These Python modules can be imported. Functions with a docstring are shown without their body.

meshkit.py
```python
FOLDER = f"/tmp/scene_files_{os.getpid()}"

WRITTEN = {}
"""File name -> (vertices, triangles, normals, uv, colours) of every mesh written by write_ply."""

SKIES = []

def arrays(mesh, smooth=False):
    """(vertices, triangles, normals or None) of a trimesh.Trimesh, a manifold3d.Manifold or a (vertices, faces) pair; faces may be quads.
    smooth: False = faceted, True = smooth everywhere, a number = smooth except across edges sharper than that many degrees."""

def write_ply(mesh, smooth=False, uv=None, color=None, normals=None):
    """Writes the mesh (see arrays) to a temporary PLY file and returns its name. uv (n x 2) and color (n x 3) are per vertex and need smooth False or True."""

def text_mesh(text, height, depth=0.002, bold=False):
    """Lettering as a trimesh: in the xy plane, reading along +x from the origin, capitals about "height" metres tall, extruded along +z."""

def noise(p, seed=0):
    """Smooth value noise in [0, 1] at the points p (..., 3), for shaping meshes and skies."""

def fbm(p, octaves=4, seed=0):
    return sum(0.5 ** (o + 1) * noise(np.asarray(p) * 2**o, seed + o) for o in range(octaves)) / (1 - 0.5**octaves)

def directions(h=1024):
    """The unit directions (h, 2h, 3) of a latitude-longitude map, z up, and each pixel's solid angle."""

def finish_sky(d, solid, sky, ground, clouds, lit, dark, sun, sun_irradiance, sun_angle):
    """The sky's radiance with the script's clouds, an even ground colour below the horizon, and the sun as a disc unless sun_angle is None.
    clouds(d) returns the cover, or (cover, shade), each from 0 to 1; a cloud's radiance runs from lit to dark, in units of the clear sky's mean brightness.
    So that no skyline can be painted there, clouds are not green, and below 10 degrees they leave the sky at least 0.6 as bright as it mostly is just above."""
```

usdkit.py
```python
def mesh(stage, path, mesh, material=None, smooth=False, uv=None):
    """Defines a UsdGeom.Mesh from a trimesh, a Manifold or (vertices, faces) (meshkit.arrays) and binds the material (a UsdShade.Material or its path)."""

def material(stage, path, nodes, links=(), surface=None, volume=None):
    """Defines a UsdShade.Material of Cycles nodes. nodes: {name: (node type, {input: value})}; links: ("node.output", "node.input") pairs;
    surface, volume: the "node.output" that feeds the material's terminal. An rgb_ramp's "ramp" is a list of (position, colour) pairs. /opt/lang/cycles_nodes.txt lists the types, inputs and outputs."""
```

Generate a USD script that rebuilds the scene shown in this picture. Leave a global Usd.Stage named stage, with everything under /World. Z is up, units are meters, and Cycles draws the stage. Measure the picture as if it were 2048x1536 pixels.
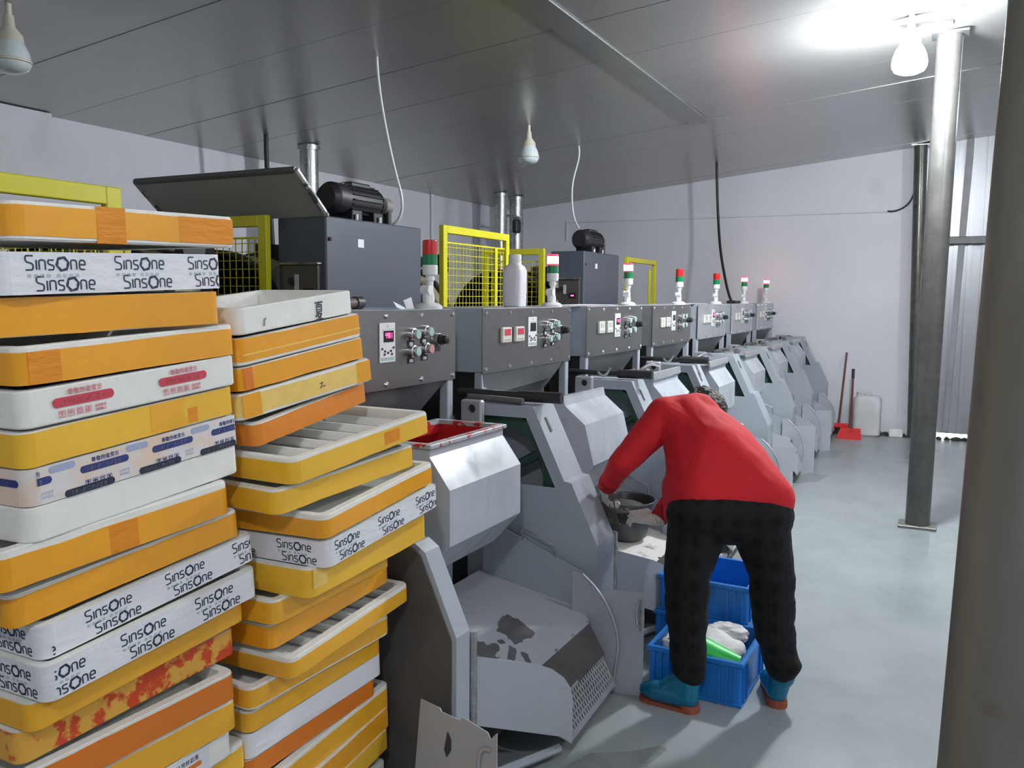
import math, random
import numpy as np, trimesh, manifold3d as m3
import usdkit, meshkit
from pxr import Usd, UsdGeom, UsdLux, UsdShade, Gf, Sdf
from shapely.geometry import Polygon, LineString, Point, box as sbox
from shapely.ops import unary_union
from shapely import affinity

stage = Usd.Stage.CreateInMemory()
UsdGeom.SetStageUpAxis(stage, UsdGeom.Tokens.z)
UsdGeom.SetStageMetersPerUnit(stage, 1.0)
UsdGeom.Xform.Define(stage, '/World')
UsdGeom.Scope.Define(stage, '/World/Looks')

# ---------------------------------------------------------------- camera, sky, exposure
cam = UsdGeom.Camera.Define(stage, '/World/camera')
cam.CreateHorizontalApertureAttr(36.0); cam.CreateVerticalApertureAttr(27.0)
cam.CreateFocalLengthAttr(36.0 * 1720 / 2048)
cam.CreateClippingRangeAttr(Gf.Vec2f(0.05, 100))
EXPOSURE = 1.15
cam.CreateExposureAttr(EXPOSURE)
R = np.array([[0.8938, 0.0520, -0.4454], [0.4484, -0.0870, 0.8896], [0.0075, -0.9948, -0.1010]])
_u, _s, _v = np.linalg.svd(R); R = _u @ _v
c2w = np.eye(4); c2w[:3, 0] = R[:, 0]; c2w[:3, 1] = -R[:, 1]; c2w[:3, 2] = -R[:, 2]; c2w[:3, 3] = (0, 0, 1.75)
UsdGeom.Xformable(cam).AddTransformOp().Set(Gf.Matrix4d(*c2w.T.ravel().tolist()))
sky = UsdLux.DomeLight.Define(stage, '/World/sky')
sky.CreateIntensityAttr(1.2); sky.CreateColorAttr(Gf.Vec3f(0.92, 0.97, 1.0))
LAMP_A, LAMP_B, FILL_C = 360.0, 140.0, 95.0        # radiance of the burning bulbs: in view, behind the viewer, added aisle fill

# ---------------------------------------------------------------- helpers
rng = random.Random(7)
used = {}
def numbered(path):
    n = used.get(path, -1) + 1
    used[path] = n
    return path if n == 0 else '%s_%03d' % (path, n)
def tag(p, **k):
    for a, b in k.items():
        if b: p.SetCustomDataByKey(a, b)
    return p
def mat4(loc=(0, 0, 0), rz=0.0, M=None):
    if M is not None: return Gf.Matrix4d(*np.asarray(M).T.ravel().tolist())
    c, s = math.cos(rz), math.sin(rz)
    return Gf.Matrix4d(c, s, 0, 0, -s, c, 0, 0, 0, 0, 1, 0, *map(float, loc), 1)
class Thing:
    def __init__(s, path, origin): s.path, s.o = path, np.array(origin, float)
def thing(name, label, cat, loc=(0, 0, 0), rz=0.0, group=None, M=None, baked=True, kind=None):
    """Xform at the thing's base. baked: its parts are given in world coordinates and moved back here."""
    path = numbered('/World/' + name)
    x = UsdGeom.Xform.Define(stage, path); x.AddTransformOp().Set(mat4(loc, rz, M))
    tag(x.GetPrim(), label=label, category=cat, group=group, kind=kind)
    t = Thing(path, loc if baked else (0, 0, 0)); t.prim = x.GetPrim()
    return t
def part(t, name, mesh, m, smooth=False, label=None, kind=None):
    path = numbered(t.path + '/' + name)
    v, f, n = meshkit.arrays(mesh)
    p = usdkit.mesh(stage, path, (v - t.o, f), m, smooth=smooth)
    tag(p.GetPrim(), label=label, kind=kind)
    r = Thing(path, t.o); r.prim = p.GetPrim()
    return r
def solo(name, mesh, m, label, cat, loc=(0, 0, 0), group=None, smooth=False, kind=None):
    t = thing(name, label, cat, loc, group=group, kind=kind)
    return part(t, name.split('_')[-1] + '_body', mesh, m, smooth)
def cat(*ms):
    out = []
    for q in ms:
        if isinstance(q, (list, tuple)) and not (len(q) == 2 and isinstance(q[0], np.ndarray)): out += [cat(*q)]
        else:
            v, f, _ = meshkit.arrays(q); out.append(trimesh.Trimesh(v, f, process=False))
    return trimesh.util.concatenate(out)
def bx(x0, x1, y0, y1, z0, z1, c=0.0):
    """axis box between two corners, edges chamfered by c"""
    a, b = np.minimum((x0, y0, z0), (x1, y1, z1)), np.maximum((x0, y0, z0), (x1, y1, z1))
    if c <= 0: return trimesh.creation.box(bounds=[a, b])
    c = min(c, (b - a).min() * 0.45); pts = []
    for i in (0, 1):
        for j in (0, 1):
            for k in (0, 1):
                p = np.where([i, j, k], b, a); s = np.where([i, j, k], -c, c)
                for ax in range(3):
                    q = p + s; q[ax] = p[ax]; pts.append(q)
    return trimesh.convex.convex_hull(np.array(pts))
def extr(poly, h):
    return trimesh.util.concatenate([trimesh.creation.extrude_polygon(g, h, engine='earcut') for g in getattr(poly, 'geoms', [poly]) if g.area > 1e-9])
def frame(mesh, o, ex, ey, ez):
    T = np.eye(4); T[:3, 0], T[:3, 1], T[:3, 2], T[:3, 3] = ex, ey, ez, o
    mesh = mesh.copy(); mesh.apply_transform(T)
    return mesh
def xz(poly, y0, y1):
    """polygon in (x, z) extruded from y0 to y1"""
    if not hasattr(poly, 'area'): poly = Polygon(poly)
    return frame(extr(poly, y1 - y0), (0, y0, 0), (1, 0, 0), (0, 0, 1), (0, 1, 0))
def yz(poly, x0, x1):
    if not hasattr(poly, 'area'): poly = Polygon(poly)
    return frame(extr(poly, x1 - x0), (x0, 0, 0), (0, 1, 0), (0, 0, 1), (1, 0, 0))
def plate(pts, th):
    """flat sheet through planar 3-D points"""
    P = np.array(pts, float); o = P[0]; n = np.zeros(3)
    for a, b in zip(P - o, np.roll(P - o, -1, 0)): n += np.cross(a, b)
    n /= np.linalg.norm(n); ex = P[1] - o; ex -= n * (ex @ n); ex /= np.linalg.norm(ex); ey = np.cross(n, ex)
    return frame(extr(Polygon([((p - o) @ ex, (p - o) @ ey) for p in P]), th), o - n * th / 2, ex, ey, n)
def cyl(a, b, r, r2=None, n=20):
    a, b = np.array(a, float), np.array(b, float); d = b - a; L = np.linalg.norm(d); ez = d / L
    ex = np.cross(ez, (0, 0, 1) if abs(ez[2]) < 0.9 else (1, 0, 0)); ex /= np.linalg.norm(ex); ey = np.cross(ez, ex)
    r2 = r if r2 is None else r2; t = np.arange(n) / n * 2 * np.pi
    ring = np.cos(t)[:, None] * ex + np.sin(t)[:, None] * ey
    v = np.vstack([a + ring * r, b + ring * r2, [a], [b]]); i = np.arange(n); j = (i + 1) % n
    f = np.vstack([np.c_[i, j, j + n], np.c_[i, j + n, i + n], np.c_[j, i, np.full(n, 2 * n)], np.c_[i + n, j + n, np.full(n, 2 * n + 1)]])
    return trimesh.Trimesh(v, f, process=False)
def tube(P, r, n=8, smooth=True):
    P = np.array(P, float)
    if smooth and len(P) > 2:
        from scipy.interpolate import CubicSpline
        t = np.r_[0, np.cumsum(np.linalg.norm(np.diff(P, axis=0), axis=1))]
        P = CubicSpline(t, P)(np.linspace(0, t[-1], max(12, len(P) * 6)))
    T = np.gradient(P, axis=0); T /= np.linalg.norm(T, axis=1)[:, None]
    u = np.cross(T[0], (0.3, 0.5, 0.81)); u /= np.linalg.norm(u); rows = []
    a = np.arange(n) / n * 2 * np.pi
    for p, t in zip(P, T):
        u = u - t * (u @ t); u /= np.linalg.norm(u); w = np.cross(t, u)
        rows.append(p + r * (np.cos(a)[:, None] * u + np.sin(a)[:, None] * w))
    k = len(P); v = np.vstack(rows + [[P[0]], [P[-1]]]); f = []
    for i in range(k - 1):
        for j in range(n):
            q = (j + 1) % n; f += [[i * n + j, i * n + q, (i + 1) * n + q], [i * n + j, (i + 1) * n + q, (i + 1) * n + j]]
    for j in range(n):
        q = (j + 1) % n; f += [[q, j, k * n], [(k - 1) * n + j, (k - 1) * n + q, k * n + 1]]
    return trimesh.Trimesh(v, f, process=False)
def lathe(prof, c=(0, 0, 0), n=28):
    prof = np.array(prof, float); t = np.arange(n) / n * 2 * np.pi; k = len(prof)
    v = np.stack([prof[:, None, 0] * np.cos(t), prof[:, None, 0] * np.sin(t), np.repeat(prof[:, 1:2], n, 1)], -1).reshape(-1, 3) + c
    f = []
    for i in range(k - 1):
        for j in range(n):
            q = (j + 1) % n; f += [[i * n + j, i * n + q, (i + 1) * n + q], [i * n + j, (i + 1) * n + q, (i + 1) * n + j]]
    v = np.vstack([v, [np.array(c) + (0, 0, prof[0, 1])], [np.array(c) + (0, 0, prof[-1, 1])]])
    for j in range(n):
        q = (j + 1) % n; f += [[q, j, k * n], [(k - 1) * n + j, (k - 1) * n + q, k * n + 1]]
    return trimesh.Trimesh(v, f, process=False)
def MF(mesh):
    v, f, _ = meshkit.arrays(mesh); q = trimesh.Trimesh(v, f, process=True)
    return m3.Manifold(m3.Mesh(np.asarray(q.vertices, np.float32), np.asarray(q.faces, np.uint32)))
def TM(man):
    m = man.to_mesh(); return trimesh.Trimesh(np.array(m.vert_properties[:, :3]), np.array(m.tri_verts), process=False)

# ---------------------------------------------------------------- materials
def mtl(name, color, rough=0.5, metal=0.0, var=0.0, scale=6.0, bump=0.0, bscale=40.0, bstretch=(1, 1, 1), dirt=None, dirt_at=(0.55, 0.7), dscale=4.0, rvar=0.0, spec=0.5, coat=0.0, emit=None, estr=0.0, aniso=None, trans=0.0, sheen=0.0, sss=0.0, stretch=(1, 1, 1)):
    N = {'p': ('principled_bsdf', dict(base_color=color, roughness=rough, metallic=metal, specular_ior_level=spec, coat_weight=coat, transmission_weight=trans, sheen_weight=sheen, subsurface_weight=sss))}
    L = []
    if emit: N['p'][1].update(emission_color=emit, emission_strength=estr)
    if var or dirt or bump or rvar: N['tc'] = ('texture_coordinate', {})
    last = None
    if var:
        N['mp'] = ('mapping', dict(scale=stretch)); L.append(('tc.object', 'mp.vector'))
        N['n'] = ('noise_texture', dict(scale=scale, detail=5, roughness=0.6)); L.append(('mp.vector', 'n.vector'))
        N['r'] = ('rgb_ramp', dict(ramp=[(0.25, tuple(max(0, c * (1 - var)) for c in color)), (0.75, tuple(min(1, c * (1 + var)) for c in color))])); L.append(('n.fac', 'r.fac')); last = 'r.color'
    if dirt:
        N['dn'] = ('noise_texture', dict(scale=dscale, detail=6, roughness=0.62)); L.append(('tc.object', 'dn.vector'))
        N['dr'] = ('rgb_ramp', dict(ramp=[(dirt_at[0], (0, 0, 0)), (dirt_at[1], (1, 1, 1))])); L.append(('dn.fac', 'dr.fac'))
        N['dm'] = ('mix_color', dict(a=color, b=dirt)); L.append(('dr.color', 'dm.fac'))
        if last: L.append((last, 'dm.a'))
        last = 'dm.result'
    if last: L.append((last, 'p.base_color'))
    if rvar:
        N['rn'] = ('noise_texture', dict(scale=scale * 1.3, detail=4)); L.append(('tc.object', 'rn.vector'))
        N['rr'] = ('map_range', dict(from_min=0.3, from_max=0.7, to_min=max(0.03, rough - rvar), to_max=rough + rvar)); L += [('rn.fac', 'rr.value'), ('rr.result', 'p.roughness')]
    if bump:
        N['bm'] = ('mapping', dict(scale=bstretch)); L.append(('tc.object', 'bm.vector'))
        N['bn'] = ('noise_texture', dict(scale=bscale, detail=4)); N['b'] = ('bump', dict(strength=bump, distance=0.02))
        L += [('bm.vector', 'bn.vector'), ('bn.fac', 'b.height'), ('b.normal', 'p.normal')]
    return usdkit.material(stage, '/World/Looks/' + name, N, L, surface='p.BSDF')
K = dict(
    foam=mtl('foam', (0.82, 0.82, 0.79), 0.7, bump=0.05, bscale=150, var=0.05, scale=14),
    orange=mtl('orange_tape', (0.86, 0.375, 0.016), 0.3, bump=0.22, bscale=5, bstretch=(1, 1, 2), var=0.07, scale=7, coat=0.2),
    amber=mtl('amber_tape', (0.86, 0.43, 0.024), 0.3, bump=0.22, bscale=5, bstretch=(1, 1, 2), var=0.07, scale=7, coat=0.2),
    yellow=mtl('yellow_tape', (0.87, 0.50, 0.035), 0.32, bump=0.2, bscale=5, bstretch=(1, 1, 2), var=0.08, scale=7, coat=0.2),
    deep=mtl('deep_orange_tape', (0.72, 0.19, 0.012), 0.32, bump=0.2, bscale=5, bstretch=(1, 1, 2), var=0.07, scale=7, coat=0.2),
    strip=mtl('tape_strip', (0.78, 0.27, 0.01), 0.28, bump=0.3, bscale=9, bstretch=(1, 1, 4)),
    pale=mtl('pale_yellow_paint', (0.86, 0.60, 0.16), 0.5, var=0.1, scale=20),
    whitetape=mtl('white_tape', (0.80, 0.81, 0.86), 0.3, bump=0.3, bscale=8, bstretch=(1, 1, 3)),
    bluetape=mtl('printed_courier_tape', (0.74, 0.72, 0.74), 0.35, bump=0.2, bscale=9, dirt=(0.80, 0.62, 0.50), dirt_at=(0.45, 0.6), dscale=9),
    flame=mtl('flame_tape', (0.75, 0.40, 0.06), 0.35, dirt=(0.62, 0.06, 0.012), dirt_at=(0.50, 0.56), dscale=17, bump=0.1, bscale=30),
    ink=mtl('navy_ink', (0.018, 0.03, 0.06), 0.45), teal=mtl('teal_ink', (0.22, 0.45, 0.5), 0.45), greyink=mtl('grey_ink', (0.50, 0.53, 0.58), 0.5),
    redink=mtl('red_ink', (0.60, 0.05, 0.08), 0.5), pinkink=mtl('pink_ink', (0.70, 0.22, 0.25), 0.5), blueink=mtl('blue_ink', (0.03, 0.045, 0.2), 0.45), paleblue=mtl('pale_blue_ink', (0.36, 0.42, 0.58), 0.5), paleink=mtl('pale_print', (0.62, 0.62, 0.72), 0.5),
    pen=mtl('marker_pen', (0.03, 0.035, 0.04), 0.6), smudge=mtl('grey_smudge', (0.28, 0.24, 0.17), 0.7), sticker=mtl('sticker_paper', (0.75, 0.75, 0.8), 0.5),
    paint=mtl('grey_blue_enamel', (0.37, 0.405, 0.455), 0.33, var=0.06, scale=3, rvar=0.08, dirt=(0.22, 0.24, 0.27), dirt_at=(0.62, 0.8), dscale=3),
    pan=mtl('pan_enamel', (0.43, 0.46, 0.51), 0.25, var=0.10, scale=5, stretch=(1, 1, 0.15), rvar=0.1, bump=0.04, bscale=14),
    chute=mtl('chute_enamel', (0.40, 0.425, 0.47), 0.36, var=0.05, scale=3),
    worn=mtl('bare_worn_metal', (0.125, 0.125, 0.13), 0.42, metal=0.2, var=0.2, scale=20),
    brown=mtl('brown_steel', (0.14, 0.125, 0.125), 0.35, metal=0.5, var=0.15, scale=12),
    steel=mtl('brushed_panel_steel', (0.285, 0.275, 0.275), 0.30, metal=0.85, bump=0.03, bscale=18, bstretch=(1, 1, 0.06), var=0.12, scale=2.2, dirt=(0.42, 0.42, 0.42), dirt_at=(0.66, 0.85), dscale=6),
    hopper=mtl('dark_hopper_steel', (0.15, 0.15, 0.16), 0.38, metal=0.6, var=0.15, scale=3),
    chrome=mtl('bright_screw', (0.75, 0.75, 0.76), 0.22, metal=1.0), pipe=mtl('galvanised_pipe', (0.45, 0.46, 0.47), 0.3, metal=0.9, var=0.15, scale=10, rvar=0.1),
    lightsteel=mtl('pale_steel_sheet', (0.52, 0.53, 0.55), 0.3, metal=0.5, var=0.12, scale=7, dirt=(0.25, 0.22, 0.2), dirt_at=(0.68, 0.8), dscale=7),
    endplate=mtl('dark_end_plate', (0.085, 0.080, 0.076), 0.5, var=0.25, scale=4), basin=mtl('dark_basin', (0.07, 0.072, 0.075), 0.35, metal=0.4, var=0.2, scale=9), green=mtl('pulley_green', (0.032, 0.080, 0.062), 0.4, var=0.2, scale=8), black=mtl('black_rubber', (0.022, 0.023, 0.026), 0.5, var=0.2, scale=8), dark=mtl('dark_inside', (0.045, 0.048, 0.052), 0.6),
    red=mtl('red_primer', (0.50, 0.012, 0.015), 0.5, var=0.12, scale=8, dirt=(0.12, 0.02, 0.02), dirt_at=(0.62, 0.8), dscale=5),
    chipped=mtl('chipped_rim_paint', (0.42, 0.44, 0.47), 0.45, dirt=(0.45, 0.03, 0.035), dirt_at=(0.57, 0.60), dscale=22),
    white=mtl('white_plastic', (0.80, 0.80, 0.82), 0.35), cream=mtl('cream_plastic', (0.70, 0.69, 0.62), 0.4), label=mtl('grey_tag', (0.5, 0.5, 0.5), 0.5),
    mint=mtl('mint_button', (0.42, 0.60, 0.58), 0.3), pinkb=mtl('pink_button', (0.62, 0.33, 0.32), 0.3), screen=mtl('dark_screen', (0.03, 0.008, 0.01), 0.15), offscreen=mtl('unlit_screen', (0.02, 0.022, 0.025), 0.2),
    led=mtl('red_digits', (0.8, 0.02, 0.06), 0.4, emit=(1.0, 0.03, 0.10), estr=5.0),
    redlens=mtl('red_lens', (0.62, 0.012, 0.012), 0.18, coat=0.5), greenlens=mtl('green_lens', (0.0, 0.22, 0.075), 0.18, coat=0.5),
    redlit=mtl('lit_red_lens', (0.8, 0.01, 0.02), 0.2, emit=(1.0, 0.004, 0.010), estr=9.0), redcore=mtl('lit_red_core', (1, 0.6, 0.6), 0.2, emit=(1.0, 0.50, 0.50), estr=9.0),
    navy=mtl('slate_blue_enamel', (0.075, 0.092, 0.120), 0.42, var=0.05, scale=2), lid=mtl('grey_lid', (0.36, 0.36, 0.345), 0.45, metal=0.0, var=0.08, scale=3), lidedge=mtl('worn_lid_edge', (0.50, 0.50, 0.50), 0.4, metal=0.4, dirt=(0.1, 0.1, 0.1), dirt_at=(0.5, 0.56), dscale=18),
    gyellow=mtl('guard_yellow', (0.66, 0.62, 0.02), 0.4, var=0.05, scale=4), tan=mtl('tan_drum', (0.36, 0.33, 0.22), 0.5, var=0.15, scale=3),
    motor=mtl('motor_black', (0.014, 0.015, 0.018), 0.42), hub=mtl('hub_grey', (0.2, 0.19, 0.18), 0.5, var=0.2, scale=15),
    wall=mtl('white_wall_paint', (0.72, 0.725, 0.775), 0.75, var=0.05, scale=0.9, dirt=(0.60, 0.58, 0.55), dirt_at=(0.62, 0.85), dscale=1.4),
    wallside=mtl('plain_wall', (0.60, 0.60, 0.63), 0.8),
    sheet=mtl('grey_door_sheet', (0.40, 0.41, 0.44), 0.35, metal=0.5, var=0.06, scale=2), bar=mtl('grey_bar', (0.14, 0.145, 0.15), 0.5, metal=0.4),
    ceil=mtl('ceiling_sheet', (0.44, 0.44, 0.435), 0.30, metal=0.72, bump=0.06, bscale=0.7, bstretch=(3, 0.6, 1), var=0.06, scale=0.8), seam=mtl('ceiling_joint', (0.62, 0.62, 0.63), 0.4, metal=0.4), strip2=mtl('ceiling_cover_strip', (0.36, 0.37, 0.37), 0.33, metal=0.8, var=0.1, scale=3),
    post=mtl('bare_steel_post', (0.19, 0.185, 0.165), 0.40, metal=0.25, var=0.25, scale=5, stretch=(1, 1, 0.35), rvar=0.1, dirt=(0.13, 0.07, 0.05), dirt_at=(0.62, 0.75), dscale=5),
    postfar=mtl('steel_post', (0.115, 0.113, 0.107), 0.30, metal=0.5, var=0.2, scale=5, rvar=0.08, dirt=(0.05, 0.07, 0.16), dirt_at=(0.66, 0.72), dscale=3.2),
    wirewhite=mtl('white_cable', (0.75, 0.75, 0.76), 0.5), wireblack=mtl('black_cable', (0.02, 0.02, 0.022), 0.5),
    bulbglass=mtl('bulb_glass', (0.62, 0.70, 0.72), 0.12, coat=0.5), bulbneck=mtl('bulb_neck', (0.62, 0.60, 0.50), 0.4), litA=mtl('burning_bulb', (1, 1, 1), 0.3, emit=(0.93, 0.98, 1.0), estr=LAMP_A), litB=mtl('burning_bulb_near', (1, 1, 1), 0.3, emit=(0.95, 0.98, 1.0), estr=LAMP_B), fillC=mtl('added_fill_bulb', (1, 1, 1), 0.3, emit=(0.93, 0.98, 1.0), estr=FILL_C),
    rust=mtl('rusty_tool', (0.12, 0.085, 0.075), 0.6, var=0.3, scale=12), paper=mtl('white_paper', (0.82, 0.83, 0.86), 0.7), bottle=mtl('white_bottle', (0.78, 0.77, 0.83), 0.35, sss=0.2),
    crate=mtl('blue_crate', (0.012, 0.19, 0.62), 0.35, var=0.12, scale=8), bag=mtl('white_woven_bag', (0.62, 0.62, 0.63), 0.6, var=0.12, scale=14, bump=0.4, bscale=22), scoop=mtl('lime_scoop', (0.05, 0.75, 0.13), 0.4),
    can=mtl('white_jerrycan', (0.62, 0.63, 0.65), 0.45, var=0.08, scale=6), broomred=mtl('red_broom', (0.72, 0.03, 0.03), 0.45), stick=mtl('dark_red_stick', (0.15, 0.045, 0.04), 0.5), debris=mtl('dark_debris', (0.05, 0.05, 0.05), 0.8, var=0.5, scale=30), tea=mtl('tea_residue', (0.045, 0.042, 0.038), 0.85, var=0.4, scale=60, bump=0.3, bscale=90), dusty=mtl('dusty_white_board', (0.62, 0.61, 0.58), 0.7, dirt=(0.14, 0.14, 0.13), dirt_at=(0.60, 0.72), dscale=9),
    bristle=mtl('wire_bristles', (0.35, 0.33, 0.30), 0.3, metal=0.8), woodh=mtl('brush_wood', (0.10, 0.07, 0.04), 0.6),
    skin=mtl('skin', (0.58, 0.33, 0.24), 0.5, sss=0.1), hair=mtl('dark_hair', (0.02, 0.018, 0.016), 0.5, var=0.5, scale=80, bump=0.9, bscale=90, dirt=(0.12, 0.11, 0.10), dirt_at=(0.55, 0.65), dscale=60),
    sweater=mtl('red_knit', (0.60, 0.006, 0.016), 0.8, bump=0.12, bscale=260, bstretch=(1, 1, 1.6), sheen=0.03, var=0.1, scale=5), cuff=mtl('red_rib', (0.42, 0.008, 0.016), 0.85, bump=0.5, bscale=300),
    glove=mtl('white_knit_glove', (0.68, 0.66, 0.64), 0.85, bump=0.5, bscale=220), boot=mtl('teal_rubber_boot', (0.002, 0.14, 0.26), 0.25, var=0.08, scale=9), sole=mtl('brick_red_sole', (0.33, 0.075, 0.045), 0.6),
)
def grid_trousers():
    """very dark charcoal cloth with a faint check"""
    N = {'tc': ('texture_coordinate', {}), 'a': ('wave_texture', dict(bands_direction='x', scale=4.2, distortion=1.2, detail=1)), 'b': ('wave_texture', dict(bands_direction='z', scale=3.4, distortion=1.2, detail=1)),
         'm': ('mix_color', dict(blend_type='add', fac=1.0)), 'r': ('rgb_ramp', dict(ramp=[(0.3, (0.006, 0.006, 0.007)), (1.0, (0.013, 0.013, 0.015))])), 'p': ('principled_bsdf', dict(roughness=0.85, sheen_weight=0.02, specular_ior_level=0.25)),
         'bn': ('noise_texture', dict(scale=180, detail=2)), 'bp': ('bump', dict(strength=0.2, distance=0.01))}
    return usdkit.material(stage, '/World/Looks/checked_trousers', N, [('tc.object', 'a.vector'), ('tc.object', 'b.vector'), ('a.color', 'm.a'), ('b.color', 'm.b'), ('m.result', 'r.fac'), ('r.color', 'p.base_color'), ('tc.object', 'bn.vector'), ('bn.fac', 'bp.height'), ('bp.normal', 'p.normal')], surface='p.BSDF')
K['trousers'] = grid_trousers()
def floor_mat():
    """pale grey epoxy with scuffs, damp streaks and a worn dull film"""
    N = {'g': ('geometry', {}), 'n': ('noise_texture', dict(scale=0.8, detail=6, roughness=0.6)), 'n2': ('noise_texture', dict(scale=5.0, detail=5)), 'r': ('rgb_ramp', dict(ramp=[(0.3, (0.275, 0.310, 0.322)), (0.7, (0.335, 0.370, 0.380))])),
         'r2': ('rgb_ramp', dict(ramp=[(0.68, (0, 0, 0)), (0.80, (0.5, 0.5, 0.5))])), 'm': ('mix_color', dict(b=(0.20, 0.23, 0.22))), 'rr': ('map_range', dict(from_min=0.3, from_max=0.7, to_min=0.22, to_max=0.42)), 'p': ('principled_bsdf', dict(specular_ior_level=0.5)), 'bp': ('bump', dict(strength=0.03, distance=0.02))}
    return usdkit.material(stage, '/World/Looks/epoxy_floor', N, [('g.position', 'n.vector'), ('g.position', 'n2.vector'), ('n.fac', 'r.fac'), ('n2.fac', 'r2.fac'), ('r2.color', 'm.fac'), ('r.color', 'm.a'), ('m.result', 'p.base_color'), ('n.fac', 'rr.value'), ('rr.result', 'p.roughness'), ('n2.fac', 'bp.height'), ('bp.normal', 'p.normal')], surface='p.BSDF')
K['floor'] = floor_mat()
K['stain'] = mtl('floor_stain_and_shade', (0.24, 0.265, 0.265), 0.25, var=0.2, scale=9)  # one damp stain, and the shadows painted on the floor by the trays
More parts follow.
